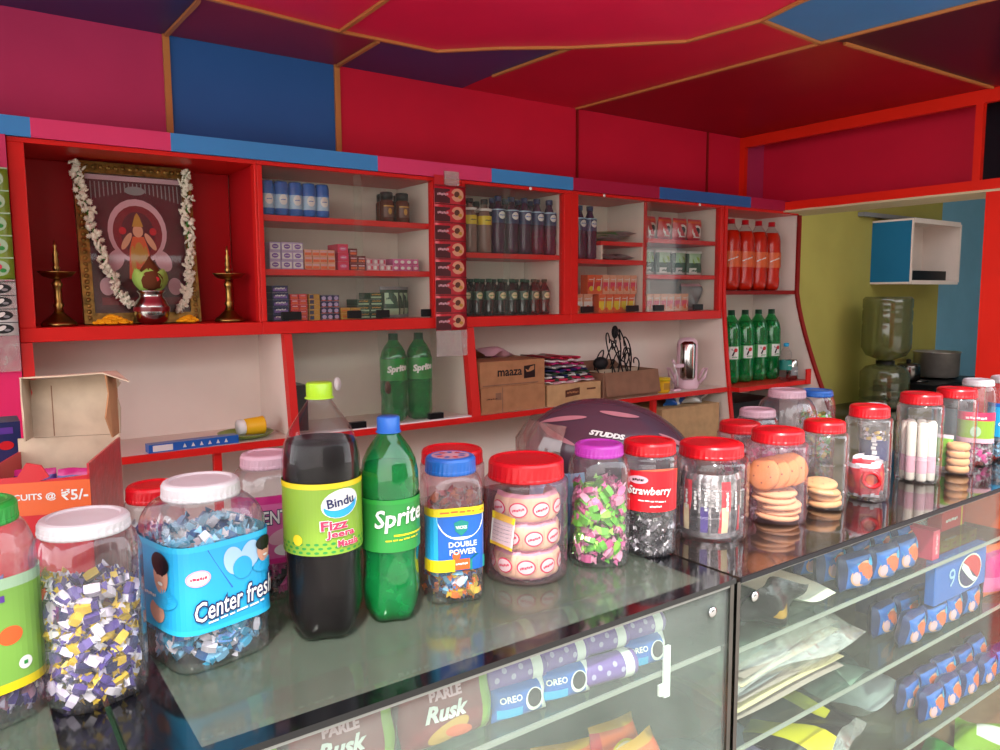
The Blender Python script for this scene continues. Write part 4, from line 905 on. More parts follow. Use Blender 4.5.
sd = small_bottle(.0205, .128, 'dark_soda', 'p_darkgreen', dk, .0110, 'x', 'small dark soda bottles', .66)
for r in range(2):
    for k in range(8):
        loc = (1.430 + .0495 * k + .008 * r, YR + .052 * r, ZB + .0005); lab = 'small dark soda bottle with green cap, %s in the %s row' % (ORD[k], ('front', 'rear')[r])
        t = sd if not (r or k) else dup(sd, loc, lab); t.location = loc; t['label'] = lab
for k in range(2):
    loc = (1.945 + .053 * k, YR, 1.5305); lab = 'dark cola bottle, %s of the pair beside the green packets' % ('left', 'right')[k]; dup(sc_, loc, lab, group='pair of cola bottles')
# --- cabinet with juice cartons
m = MB(); m.box(2.035, 2.260, 2.18, 2.385, 1.584, 1.600, 'red_paint'); m.box(2.035, 2.043, 2.18, 2.385, 1.5305, 1.584, 'cream_laminate'); m.box(2.252, 2.260, 2.18, 2.385, 1.5305, 1.584, 'cream_laminate')
tag(m.build('shelf_riser'), 'small red raised board carrying flat green packets', 'board')
def flat(loc, w, d, h, main, stripe, lab, cat, name, group=None, rz=0, txt=None):
    def dr(c):
        if txt: c.text(txt, 0, d * .5, w * .6, 'p_white', 2, bold=.04)
    m = pouch(w, d, h, main, [(.15, .85, .3, .7, stripe)], 'p_grey', draw=dr, wav=.3); o = m.build(name); o.location = (loc[0], loc[1] - d, loc[2] + h / 2 + .002); o.rotation_euler = (-PI / 2, 0, rz)
    return tag(o, lab, cat, group)
for k in range(3): flat((2.11 + .04 * k, 2.365, 1.600 + .012 * k), .13, .17, .022, 'p_green', 'p_lime', 'flat green packet on the red raised board, %s of the pile' % ('lowest', 'middle', 'topmost')[k], 'packet', 'flat_packet', 'flat green packets', rz=.1 * k)
for k in range(2): flat((2.105 + .087 * k, 2.365, 1.5305), .10, .16, .024, 'p_black', 'p_grey', 'flat black and grey packet under the red raised board, %s one' % ('left', 'right')[k], 'packet', 'flat_packet', 'flat black packets')
def juice(main, st, w=.0375, h=.0725):
    def fr(c): c.rect(-w / 2 + .001, h * .28, w / 2 - .001, h * .62, st, 0, 2); c.ell(0, h * .28, w * .3, h * .14, 'p_orange' if main != 'p_orange' else 'p_yellow', 1, n=12); c.text('juice', 0, h * .76, w * .7, 'p_white', 1, bold=.05)
    m = MB(); m.box(-w / 2, w / 2, 0, .040, 0, h, main); fr(Cv(m, front(0, 0, 0, .0004), .0003)); m.tube([(w * .2, -.002, h * .2), (w * .34, -.002, h * .85)], .0014, 'p_white', 6); return m.build('juice_carton')
stack(juice('p_orange', 'p_yellow'), 2.055, .0400, Y0, ZB, .0735, 5, 1, 'orange and yellow juice carton on the bottom row', 'carton', 'orange juice cartons')
stack(juice('p_orange', 'p_red', .038), 2.000, .0405, Y0 + .004, ZB + .0735, .07, 2, 1, 'orange and red juice carton on the upper row', 'carton', 'upper orange cartons')
stack(juice('p_peach', 'p_hotpink', .035), 2.079, .0372, Y0 + .004, ZB + .0735, .07, 5, 1, 'peach and pink juice carton on the upper row', 'carton', 'upper pink cartons')
stack(juice('p_peach', 'p_white', .045), 1.935, .049, Y0 + .004, ZB, .0735, 2, 1, 'pale film wrapped carton at the left end', 'carton', 'film wrapped cartons')
stack(juice('p_peach', 'p_hotpink', .040), 2.318, .0425, Y0, ZB, .0735, 6, 1, 'peach and pink carton in the right half bottom shelf', 'carton', 'pink cartons on the right')
p = pouch(.13, .115, .06, 'p_grey', [], 'p_palepink', wav=.8).build('plastic_bag'); p.location = (2.625, Y0 + .06, ZB + .001); tag(p, 'crumpled grey plastic bag at the right end of the bottom shelf', 'bag')
def rp(c): c.ell(0, .040, .028, .026, 'p_white', 0, n=18); c.ell(0, .043, .016, .014, 'p_black', 1, n=16); c.text('chips', 0, .016, .04, 'p_white', 2, bold=.05)
p = pouch(.082, .092, .040, 'p_red', [(0, 1, .8, 1, 'p_orange')], 'p_hotpink', draw=rp, wav=.2).build('snack_pouch'); tag(p, 'x', 'pouch')
for k in range(4):
    loc = (2.335 + .092 * k, Y0 + .03, 1.6205); lab = 'red snack pouch with white disc on the top shelf, %s' % ORD[k]
    t = p if k == 0 else dup(p, loc, lab); t.location = loc; t.rotation_euler = (0, 0, random.uniform(-.2, .2)); tag(t, lab, 'pouch', 'red snack pouches')
def gp2(c): c.rect(-.030, .006, .030, .030, 'p_white', 0, 5); c.text('MILK', 0, .018, .04, 'p_darkgreen', 2, bold=.05); c.ell(0, .062, .018, .016, 'p_lime', 1, n=16)
p = pouch(.080, .102, .036, 'p_darkgreen', [(.1, .9, .5, .9, 'p_palegreen')], 'p_white', draw=gp2, wav=.3).build('snack_pouch'); tag(p, 'x', 'pouch')
for k in range(7):
    kk = k % 4; loc = (2.330 + .094 * kk + (.045 if k > 3 else 0), Y0 + .028 + (.06 if k > 3 else 0), 1.4765); lab = 'green and white snack pouch on the middle shelf, %s in the %s row' % (ORD[kk], 'rear' if k > 3 else 'front')
    t = p if k == 0 else dup(p, loc, lab); t.location = loc; t.rotation_euler = (0, 0, random.uniform(-.3, .3)); tag(t, lab, 'pouch', 'green snack pouches')
# --- large bottles in the corner rack and the lower glazed bay
def dm(c): c.rect(-.14, .105, .14, .175, 'p_orange', 0, 40); c.poly([(-.025, .125), (-.010, .120), (.028, .152), (.020, .160)], 'p_navy', 2); c.text('mirinda', .002, .142, .050, 'p_white', 3, bold=.05, rot=.35)
def d7u(c): c.rect(-.14, .110, .14, .170, 'p_green', 0, 40); c.rect(-.020, .112, .024, .168, 'p_white', 1, 6); c.text('7', .002, .142, .022, 'p_black', 3, bold=.04, h=.034); c.ell(.010, .152, .009, .009, 'p_red', 4, n=14); c.text('up', .006, .121, .024, 'p_green', 3, bold=.05)
PL = [(.6, 0), (.85, .014), (.97, .05), (1, .12), (.96, .2), (.95, .28), (1, .34), (1, .66), (.98, .72), (.88, .79), (.68, .85), (.44, .90), (.33, .93), (.32, .985)]
def big(lab, group, body, liquid, cap, draw, R=.0445, H=.318): return bottle(0, 2.2, R, H, PL, lab, body, cap, .015, .017, liquid, H * .84, draw, group=group, n=40)
bm = big('x', 'orange drink bottles in the corner rack', 'pet_bottle', 'orange_drink', 'p_red', dm)
for k in range(4):
    loc = (2.862 + .0985 * k, 2.222, 1.4105); lab = 'large bottle of red orange drink in the corner rack, %s' % ORD[k]
    t = bm if k == 0 else dup(bm, loc, lab, group='orange drink bottles in the corner rack'); t.location = loc; t['label'] = lab; t.rotation_euler[2] = -.65 + .05 * k
bg = big('x', 'green lemon drink bottles in the corner rack', 'pet_green', 'green_liquid', 'p_darkgreen', d7u, .0445, .330)
for k in range(4):
    loc = (2.850 + .0985 * k, 2.200, .9935); lab = 'large green bottle with white seven emblem in the corner rack, %s' % ORD[k]
    t = bg if k == 0 else dup(bg, loc, lab, group='green lemon drink bottles in the corner rack'); t.location = loc; t['label'] = lab; t.rotation_euler[2] = -.60 + .08 * k
def dsp(c): c.rect(-.14, .135, .14, .205, 'p_green', 0, 40); c.text('Sprite', .012, .172, .068, 'p_white', 4, bold=.05, italic=.2, rot=.12, h=.028)
bs = big('x', 'green bottles behind the lower glass', 'pet_green', 'green_liquid', 'p_darkgreen', dsp, .0435, .284)
for k in range(2):
    loc = (1.150 + .093 * k, 2.200, .9920); lab = 'large green lemon drink bottle behind the lower glass door, %s one' % ('left', 'right')[k]
    t = bs if k == 0 else dup(bs, loc, lab, group='green bottles behind the lower glass'); t.location = loc; t['label'] = lab; t.rotation_euler[2] = -.45
o = thing('water_bottle', (3.145, 2.115, .9935), 'small clear water bottle with teal label in the corner rack', 'bottle')
m = MB(); m.lathe([(.024, 0), (.028, .006), (.028, .09), (.024, .10), (.028, .11), (.026, .13), (.012, .152), (.011, .16)], 'pet_bottle', 24); m.build('bottle_body', o)
m = MB(); m.lathe([(.012, .158), (.012, .174)], 'p_sky', 18); m.build('bottle_cap', o)
m = MB(); c = Cv(m, wrap(CIRC, .028, .0006)); c.rect(-.08, .05, .08, .095, 'p_teal', 0, 24); c.text('water', 0, .072, .03, 'p_white', 2, bold=.04); m.build('bottle_label', o)
m = MB(); m.lathe([(.022, 0), (.026, .004), (.026, .084), (.022, .090), (.020, .094)], 'steel', 24); c = Cv(m, wrap(CIRC, .026, .0006)); c.rect(-.03, .02, .03, .06, 'p_grey', 0, 10); c.text('soda', 0, .04, .03, 'p_white', 1)
tag(m.build('drink_can', None, (3.212, 2.125, .9935)), 'silver drink can at the right end of the lower rack shelf', 'can', kind='thing')

# ================================================================== lower shelf goods
ZS = .9915
m = MB(); m.box(0, .235, 0, .034, 0, .022, 'p_blue'); c = Cv(m, front(0, 0, 0, .0004)); c.rect(.01, .003, .06, .019, 'p_white', 0, 1)
for k in range(6): c.poly([(.085 + .022 * k, .006), (.095 + .022 * k, .006), (.090 + .022 * k, .017)], 'p_white', 1)
m.build; o = m.build('toothpaste_box', None, (.395, 2.125, ZS + .0005)); o.rotation_euler[2] = .05; tag(o, 'long blue and white toothpaste box lying on the lower shelf', 'box')
m = MB(); m.lathe([(.045, 0), (.062, .004), (.076, .013), (.078, .015), (.074, .013), (.060, .006), (.001, .004)], 'p_lime', 40, cap1=False); tag(m.build('plate', None, (.672, 2.21, ZS + .0005)), 'shallow lime green plate on the lower shelf', 'plate')
o = thing('tumbler', (.645, 2.185, ZS + .046), 'yellow cup lying on its side on the lime green plate', 'cup'); o.rotation_euler = (0, PI / 2, .12)
m = MB(); m.lathe([(.022, 0), (.026, .070), (.027, .072), (.025, .070), (.021, .003)], 'yellow_tub', 30); m.build('cup_body', o)
m = MB(); m.lathe([(.0225, -.001), (.0235, .014)], 'p_white', 30, cap1=False); m.build('white_band', o)
o.location.z = ZS + .034
m = MB(); m.box(0, .06, 0, .10, 0, .14, 'p_black'); tag(m.build('black_box', None, (.80, 2.20, ZS + .0005), bevel=.004), 'plain black box standing at the left end behind the lower glass', 'box')
def carton(loc, w, d, h, mat, lab, rz=0, open_=False, draw=None, tape=True, group=None):
    o = thing('cardboard_carton', loc, lab, 'carton', rz, group)
    m = MB(); t = .004
    if open_:
        m.box(0, w, 0, d, 0, t, mat); m.box(0, w, 0, t, t, h, mat); m.box(0, w, d - t, d, t, h, mat); m.box(0, t, t, d - t, t, h, mat); m.box(w - t, w, t, d - t, t, h, mat)
    else: m.box(0, w, 0, d, 0, h, mat)
    m.box(-.0006, w + .0006, d * .5 - .001, d * .5 + .001, h - .03, h + .0004, 'cardboard_pale')
    m.build('carton_body', o, bevel=.0015)
    if open_:
        for (a, b, ax) in ((0, w, 0), (0, w, 1)):
            m = MB(); M = Matrix.Translation((0, 0 if ax == 0 else d, h)) @ Matrix.Rotation((-1.75 if ax == 0 else 2.6) if ax == 0 else .6, 4, 'X'); m.box(.003, w - .003, 0, d * .42, -.0015, .0015, mat, M=M); m.build('flap', o)
    if draw:
        m = MB(); draw(Cv(m, front(0, 0, 0, .0006))); m.build('printed_marks', o)
    return o
def dm1(c):
    c.text('maaza', .125, .046, .105, 'p_black', 1, bold=.02); c.poly([(.186, .022), (.236, .024), (.236, .070), (.186, .066)], 'p_black', 1); c.poly([(.192, .056), (.205, .050), (.214, .062), (.231, .066), (.231, .052), (.215, .046), (.198, .044)], 'cardboard', 2); c.rect(.01, .004, .25, .008, 'cardboard_dull', 1, 1)
def dm2(c): c.rect(.060, .045, .085, .070, 'cardboard_dull', 1, 1); c.text('keep dry', .045, .050, .045, 'p_brown', 1); c.rect(.088, .0, .092, .088, 'cardboard_dull', 0, 1)
def dm3(c): c.poly([(.085, .028), (.155, .034), (.155, .062), (.085, .054)], 'p_brown', 1); c.text('snacks', .12, .045, .055, 'cardboard', 2, bold=.05); c.rect(.19, .05, .235, .056, 'p_brown', 1, 1)
carton((1.442, 2.130, ZS + .0005), .278, .25, .090, 'cardboard', 'brown carton at the bottom of the two box stack on the lower shelf', draw=dm2)
carton((1.440, 2.132, ZS + .091), .280, .25, .088, 'cardboard', 'brown carton printed maaza, on top of the two box stack', draw=dm1)
for k in range(2):
    m = pouch(.13, .10, .03, ('p_brown', 'p_palepink')[k], [(.2, .8, .3, .7, ('p_grey', 'p_pink')[k])], wav=1.); o = m.build('plastic_packet'); o.location = (1.49 + .12 * k, 2.24, ZS + .180 + .017); o.rotation_euler = (-PI / 2, 0, .2)
    tag(o, ('crumpled brown plastic packet on the maaza carton', 'crumpled pink and white packet on the maaza carton')[k], 'packet')
carton((1.735, 2.135, ZS + .0005), .262, .25, .078, 'cardboard_tan', 'tan carton under the heap of folded sachet strips', draw=dm3)
sp = ['p_palepink', 'p_hotpink', 'p_white', 'p_darkgreen', 'p_navy', 'p_grey', 'p_magenta', 'p_white', 'p_darkred']
for k in range(9):
    m = MB(); n = 22; w = .235 - .010 * k; vs = []; sd = random.random() * 6; top = []
    for i in range(n + 1):
        for j2 in range(5):
            u = i / n; v = j2 / 4
            vs.append((-w / 2 + w * u, -.085 + .17 * v, .0025 * math.sin(u * 17 + sd + k) + .0025 * math.sin(u * 7 + v * 3 + sd) + (.006 * (k > 4) * (1 - u))))
    A = []; B = []
    for i in range(n):
        for j2 in range(4):
            a = i * 5 + j2; (A if (i // 2 + k) % 3 else B).append((a, a + 5, a + 6, a + 1))
    m.add(vs, A, sp[k], True); kk = m.slot(sp[(k + 2) % 9])
    for f in B: m.f.append(f); m.mi.append(kk); m.sm.append(True)
    o = m.build('sachet_strip', None, (1.862 - .004 * k, 2.235, ZS + .0865 + .0108 * k), solid=.0055); o.rotation_euler[2] = random.uniform(-.06, .06)
    tag(o, 'folded shiny sachet strip in the heap on the tan carton, %s from bottom' % ('first', 'second', 'third', 'fourth', 'fifth', 'sixth', 'seventh', 'eighth', 'ninth')[k], 'sachet strip', 'folded sachet strips')
carton((2.012, 2.135, ZS + .0005), .30, .22, .105, 'cardboard_dull', 'open brown carton with black cables spilling out of it', open_=True)
m = MB()
for k in range(16):
    a = random.uniform(0, 6.3); x0 = 2.13 + random.uniform(-.07, .11); y0 = 2.24 + random.uniform(-.04, .04); P = []
    hh = random.uniform(.10, .24) * (1.0 if 2.07 < x0 < 2.23 else .75)
    for i in range(16):
        t = i / 15; P.append((x0 + .030 * math.sin(t * 5 + a) + .04 * t * math.cos(a), y0 + .03 * math.cos(t * 4 + a), ZS + .03 + hh * math.sin(t * 2.2)))
    m.tube(P, .0028, 'rubber', 6)
m.ball((2.075, 2.22, ZS + .135), .026, 'rubber', 12, 8, (1.3, 1, 1)); m.ball((2.16, 2.23, ZS + .255), .014, 'rubber', 10, 8, (1, 1, 1.9))
tag(m.build('cable_tangle'), 'tangle of thin black cables standing up out of the open carton', 'cables', kind='stuff')
o = thing('plastic_tub', (2.372, 2.165, ZS + .0005), 'small yellow tub with lid beside the open carton', 'tub')
m = MB(); m.lathe([(.025, 0), (.029, .006), (.030, .052)], 'yellow_tub', 28); c = Cv(m, wrap(CIRC, .030, .0006)); c.rect(-.02, .015, .02, .042, 'p_gold', 0, 8); m.build('tub_body', o)
m = MB(); m.lathe([(.032, .050), (.032, .060), (.030, .063)], 'p_yellow', 28); m.build('tub_lid', o)
# rechargeable lantern
o = thing('rechargeable_lantern', (2.560, 2.20, ZS + .0005), 'upright white rechargeable lantern with silver tube on the lower shelf', 'lantern', -.75)
m = MB(); m.lathe([(.046, 0), (.050, .006), (.050, .030), (.044, .036), (.044, .185), (.040, .205), (.028, .216), (.004, .220)], 'pink_white_plastic', 36); m.build('lantern_body', o)
m = MB(); vs = []
m.lathe([(.032, .040), (.036, .050), (.036, .190), (.028, .205)], 'steel', 30, c=(0, -.014, 0)); m.build('reflector_tube', o)
m = MB()
for sx in (-1, 1): m.tube([(sx * .048, 0, .02), (sx * .075, -.01, .05), (sx * .082, -.01, .09), (sx * .070, 0, .085), (sx * .050, 0, .045)], .006, 'pink_white_plastic', 8)
m.build('carry_handle', o)
o = thing('wall_bracket', (2.455, 2.17, ZS + .0005), 'pale pink plastic stand with crooked arm left of the lantern', 'stand')
m = MB(); m.box(-.022, .022, -.012, .012, 0, .008, 'pink_white_plastic'); m.tube([(0, 0, .006), (-.004, 0, .06), (.006, 0, .10), (-.020, 0, .13)], .006, 'pink_white_plastic', 8); m.build('stand_post', o)
m = MB(); m.box(-.006, .040, -.010, .010, .098, .112, 'pink_white_plastic'); m.tube([(-.018, 0, .13), (.012, 0, .06), (.016, 0, .02)], .003, 'white_plastic', 6); m.build('stand_arm', o)
# below the shelf
carton((2.34, 2.135, .7005), .36, .25, .225, 'cardboard_tan', 'plain tan carton on the lowest board under the lantern', tape=True)
carton((2.79, 2.13, .0125), .34, .25, .90, 'black_plastic', 'black block added as the shade of the opening under the corner rack')  # added block: the darkness of the opening is put into its black colour
p = pouch(.11, .045, .05, 'p_blue', [(.35, .65, .1, .9, 'p_white')], 'p_paleblue', wav=.6).build('plastic_packet'); p.location = (2.47, 2.19, .9270); tag(p, 'crumpled blue and white packet on the tan carton', 'packet')
p = pouch(.12, .046, .06, 'p_white', [(.4, .7, .2, .8, 'p_grey')], 'p_white', wav=.9).build('plastic_bag'); p.location = (2.60, 2.19, .9270); tag(p, 'crumpled white plastic bag on the tan carton', 'bag')
p = pouch(.16, .20, .11, 'p_brown', [(.2, .8, .3, .6, 'p_violet')], 'p_grey', wav=.5).build('plastic_bag'); p.location = (2.225, 2.17, .7015); tag(p, 'dull purple plastic bag on the lowest board beside the tan carton', 'bag')
m = MB(); m.box(0, .085, 0, .04, 0, .19, 'p_yellow'); c = Cv(m, front(0, 0, 0)); c.rect(.008, .03, .077, .14, 'p_gold', 0, 2); c.ell(.042, .09, .025, .025, 'p_green', 1); c.text('tea', .042, .155, .05, 'p_red', 1, bold=.04)
tag(m.build('tea_packet', None, (2.14, 2.135, .7005)), 'yellow box with green spot on the lowest board', 'box')

# ================================================================== hanging sachet strips
def strip(x, y, ztop, w, h, n, lab, style):
    o = thing('sachet_strip', (x, y, ztop), lab, 'sachet strip')
    m = MB(); nv = n * 4; vs = []; fs = []
    for j2 in range(nv + 1):
        for i in range(5): vs.append(((i / 4 - .5) * w, -.004 * abs(math.sin(PI * j2 / 4)) * math.sin(PI * i / 4), -h * j2 / nv))
    for j2 in range(nv):
        for i in range(4): fs.append((j2 * 5 + i, j2 * 5 + i + 1, j2 * 5 + i + 6, j2 * 5 + i + 5))
    m.add(vs, fs, style[0], True); c = Cv(m, lambda u, v, e: (u, -.0050 - e, v))
    for k in range(n):
        zc = -h * (k + .5) / n; s = h / n
        c.rect(-w / 2, zc - s * .47, -w * .02, zc + s * .30, style[1], 0, 2); c.rect(-w / 2, zc + s * .44, w / 2, zc + s * .5, style[2], 1, 2)
        c.ell(w * .22, zc, w * .20, s * .36, style[3], 1, n=16); c.ell(w * .20, zc + s * .04, w * .09, s * .16, style[4], 2, n=12, rot=.5)
        c.ell(w * .30, zc - s * .1, w * .06, s * .1, style[5], 3, n=10); c.text(style[6], -w * .25, zc, w * .34, style[7], 2, bold=.04)
    m.build('sachets', o, solid=.002)
    m = MB(); m.box(-w * .18, w * .30, -.002, -.0005, 0, .045, 'plastic_film'); m.box(-w * .5, -w * .2, -.003, -.0005, -.004, .03, 'p_red'); m.build('hanging_tab', o)
    m = MB(); m.box(-w / 2, w / 2, -.0045, -.0035, -h - .085, -h, 'plastic_film'); m.build('clear_tail', o)
    return o
strip(1.332, 2.138, 1.748, .118, .465, 8, 'long dark red sachet strip hanging over the cabinet post', ('foil_red', 'p_maroon', 'p_darkred', 'p_peach', 'p_brown', 'p_gold', 'gold', 'p_palepink'))
strip(.072, 2.128, 1.695, .110, .255, 5, 'lime green sachet strip hanging at the left picture edge', ('p_lime', 'p_lime', 'p_palegreen', 'p_palegreen', 'p_hotpink', 'p_green', 'mint', 'p_green'))
strip(.072, 2.128, 1.435, .110, .125, 4, 'black and white sachet strip hanging below the lime green one', ('p_white', 'p_grey', 'p_black', 'p_black', 'p_white', 'p_grey', 'wash', 'p_black'))

# ================================================================== things at the back of the counter
o = thing('motorcycle_helmet', (1.085, 1.125, CZ + .001), 'dark maroon motorcycle helmet resting behind the jars', 'helmet', -.72)
o.location = (1.105, 1.145, CZ + .001); o.scale = (1.12, 1.05, .98)
m = MB(); nu, nv = 40, 22; vs = []; fs = []
for j2 in range(nv + 1):
    a = -.62 + (PI / 2 + .62) * j2 / nv
    for i in range(nu):
        t = 2 * PI * i / nu; x = math.cos(a) * math.cos(t); y = math.cos(a) * math.sin(t); z = math.sin(a)
        vs.append((x * .155 * (1.04 if x < 0 else 1.0) - .012 * z, y * .118, .108 + z * .128 - .012 * x * (z > 0)))
for j2 in range(nv):
    for i in range(nu): fs.append((j2 * nu + i, j2 * nu + (i + 1) % nu, (j2 + 1) * nu + (i + 1) % nu, (j2 + 1) * nu + i))
m.add(vs, fs, 'dark_gunmetal', True); m.lathe([(1, 0), (1.02, .012), (.97, .016)], 'black_plastic', 40, M=Matrix.Translation((0, 0, .018)) @ Matrix.Diagonal((.126, .098, 1, 1)))
m.build('helmet_shell', o)
def hs(u, v, e):   # on the left-hand outer face
    a = v; t = u; k = 1 + (e + .0012) * 8
    x = math.cos(a) * math.cos(t); y = math.cos(a) * math.sin(t); z = math.sin(a)
    return (k * x * .155 * (1.04 if x < 0 else 1.0) - .012 * z, k * y * .118, .108 + k * z * .128 - .012 * x * (z > 0))
def swoosh(t0, t1, f, w, mat):
    m = MB(); n = 22; vs = []
    for k in range(n + 1):
        t = t0 + (t1 - t0) * k / n; a = f(k / n); ww = w * math.sin(PI * k / n) ** .6 + .004
        vs += [hs(t, a - ww, .0008), hs(t, a + ww, .0008)]
    m.add(vs, [(2 * k, 2 * k + 2, 2 * k + 3, 2 * k + 1) for k in range(n)], mat, True); m.build('helmet_stripe_glint', o)
swoosh(-2.75, -1.95, lambda s: .62 + .34 * s - .1 * s * s, .05, 'helmet_pink'); swoosh(-2.75, -2.0, lambda s: .60 - .25 * s, .045, 'helmet_pink'); swoosh(-1.75, -.95, lambda s: 1.02 - .08 * s, .05, 'helmet_pink'); swoosh(-.85, -.35, lambda s: .62 - .3 * s, .05, 'helmet_pink')  # third swoosh paints the highlight near the crown, the others are graphics
m = MB(); c = Cv(m, hs, .0004); c.text('STUDDS', -1.62, .57, .46, 'p_white', 4, bold=.06, italic=.3, h=.09, rot=-.10); m.build('helmet_lettering', o)
m = MB(); vs = []; n = 24
for k in range(n + 1):
    t = PI - 1.15 + 2.2 * k / n
    for a in (-.50, -.12, .26, .66): 
        q = hs(t, a, 0); vs.append((q[0] * 1.09 - .006, q[1] * 1.05, q[2]))
m.add(vs, [(k * 4 + i, k * 4 + 4 + i, k * 4 + 5 + i, k * 4 + 1 + i) for k in range(n) for i in range(3)], 'visor', True); m.build('visor', o)
p = pouch(.10, .13, .05, 'foil_sky', [(.2, .8, .3, .6, 'foil_blue')], 'foil_sky', wav=.5).build('plastic_packet'); p.location = (.865, 1.035, CZ + .001); p.rotation_euler[2] = -.6; tag(p, 'pale blue packet between the wide cake jar and the helmet', 'packet')
# torn biscuit carton
o = thing('biscuit_carton', (.0026, 1.1787, CZ + .0005), 'torn open red biscuit display carton with raised lid, full of purple packs', 'carton', -.35)
w, d, h = .142, .20, .214; t = .003
m = MB(); m.box(0, w, d - t, d, 0, h + .02, 'cardboard_pale'); m.box(0, t, 0, d - t, 0, h, 'p_red'); m.box(w - t, w, 0, d - t, 0, h + .015, 'foil_red'); m.box(t, w - t, 0, d - t, 0, t, 'cardboard_pale')
fr = [(0, 0), (w, 0), (w, h), (w - .06, h - .005), (w * .66, h), (w * .60, h + .016), (w * .48, h + .020), (w * .40, h + .002), (0, h)]
m.prism(fr, 0, t, 'p_red', 'y'); m.build('tray', o)
m = MB(); c = Cv(m, front(0, 0, 0)); c.rect(.004, h - .050, w, h - .006, 'p_orange', 0, 1); c.text('BISCUITS @', .068, h - .026, .066, 'p_white', 2, bold=.02, h=.011); c.text('₹5/-', .123, h - .025, .032, 'p_white', 2, bold=.02, h=.015); m.build('printed_front', o)
m = MB()   # raised lid: back board, side flaps and torn rim
bk = [(.022, h + .022), (w, h + .022), (w + .002, h + .06), (w - .004, h + .09), (w + .004, h + .100), (w - .008, h + .118), (.08, h + .112), (.05, h + .110), (.022, h + .108), (.026, h + .09), (.018, h + .06)]
m.prism(bk, d - t, d, 'cardboard_pale', 'y'); m.box(.05, .0515, d - t - .0015, d - t, h + .022, h + .10, 'cardboard_dull')
for x0, s in ((.022, -1), (w, 1)):
    vs = [(x0, d, h + .022), (x0, d, h + .114), (x0 - s * .004, d - .055, h + .118), (x0 - s * .002, d - .050, h + .09), (x0 - s * .006, d - .060, h + .055), (x0 - s * .001, d - .045, h + .022)]
    m.add(vs, [(0, 1, 2, 3, 4, 5)], 'cardboard_pale' if s < 0 else 'cardboard'); 
vs = [(.018, d, h + .110), (w, d, h + .118), (w + .026, d - .045, h + .105), (w - .01, d - .050, h + .120), (.08, d - .060, h + .118), (.022, d - .05, h + .116)]
m.add(vs, [(0, 1, 2, 3, 4, 5)], 'cardboard_pale'); m.build('torn_lid', o, solid=.002)
p = pouch(.055, .085, .026, 'foil_purple', [(.2, .8, .2, .5, 'p_white')], 'foil_magenta', wav=.5).build('biscuit_pack'); tag(p, 'x', 'packet')
k = 0; nm = ('left', 'right', 'middle')
for r in range(2):
    for q in range(2):
        lx, ly = .042 + .058 * q, .05 + .075 * r; loc = (.0026 + lx * math.cos(.35) + ly * math.sin(.35), 1.1787 - lx * math.sin(.35) + ly * math.cos(.35), CZ + .1155 + random.uniform(0, .006)); lab = 'shiny purple biscuit pack in the torn carton, %s of the %s row' % (nm[q], ('front', 'rear')[r])
        tt = p if k == 0 else dup(p, loc, lab); k += 1; tt.location = loc; tt.rotation_euler = (random.uniform(-.1, .1), random.uniform(-.12, .12), -.35 + random.uniform(-.12, .12)); tag(tt, lab, 'packet', 'purple packs in the torn carton')
m = MB(); m.box(.005, w - .005, .005, d - .005, .004, .113, 'p_brown'); f_ = m.build('inner_filler', o)
m = MB(); m.box(-.30, 0, 0, .07, 0, .258, 'p_navy'); c = Cv(m, front(0, 0, 0)); c.text('DE &', -.022, .185, .034, 'p_white', 1, bold=.03, h=.016); c.ell(-.020, .222, .010, .007, 'p_red', 1); c.rect(-.29, .24, -.01, .25, 'p_purple', 1)
tag(m.build('biscuit_box', None, (.076, 1.385, CZ + .0005)), 'dark navy biscuit box behind the torn carton at the left edge', 'box')

# ================================================================== inside the left counter
def rusk(c): c.text('PARLE', -.012, .072, .045, 'p_palepink', 2, bold=.05); c.text('Rusk', -.012, .050, .06, 'p_white', 3, bold=.04, italic=.3); c.ell(-.010, .024, .030, .012, 'p_gold', 1, rot=.3); c.ell(.004, .020, .020, .008, 'p_orange', 2, rot=-.2)
p = pouch(.135, .098, .050, 'p_darkred', [(.80, .93, 0, 1, 'p_lime'), (.93, 1, 0, 1, 'p_brown')], None, draw=rusk, n=16).build('rusk_packet'); tag(p, 'x', 'packet')
rl = [(.205, .800, .05, 'leftmost'), (.345, .800, .0, 'second from left'), (.483, .795, -.02, 'third from left'), (.21, .86, 0, 'rear left'), (.34, .86, .05, 'rear middle'), (.475, .86, 0, 'rear right')]
for k, (x, y, r, nmx) in enumerate(rl):
    loc = (x, y, .8435 - .012); lab = 'dark red and lime rusk packet on the upper counter shelf, %s' % nmx
    t = p if k == 0 else dup(p, loc, lab); t.location = loc; t.rotation_euler = (-.12, 0, r); tag(t, lab, 'packet', 'rusk packets')
def oreo(c):
    c.text('OREO', -.018, .030, .032, 'p_white', 3, bold=.02, rot=0); c.ell(.018, .022, .015, .015, 'p_white', 1); c.ell(.018, .024, .012, .012, 'p_black', 2); c.rect(-.038, .006, -.002, .018, 'p_sky', 1, 4)
p = pouch(.084, .044, .030, 'p_blue', [(.88, 1, 0, 1, 'p_white')], None, draw=oreo, n=16).build('cream_biscuit_pack'); tag(p, 'x', 'packet')
p2 = thing('biscuit_roll', (0, 0, 0), 'x', 'packet')
AX = Matrix.Rotation(PI / 2, 4, 'Y')
m = MB(); m.lathe([(.003, -.050), (.019, -.046), (.020, -.040), (.020, .040), (.019, .046), (.003, .050)], 'p_violet', 20, M=AX, mod=lambda t, z: 1 + .03 * math.cos(6 * t + 40 * z)); c = Cv(m, lambda u, v, e: (u, -(.0206 + e) * math.cos(v), (.0206 + e) * math.sin(v)))
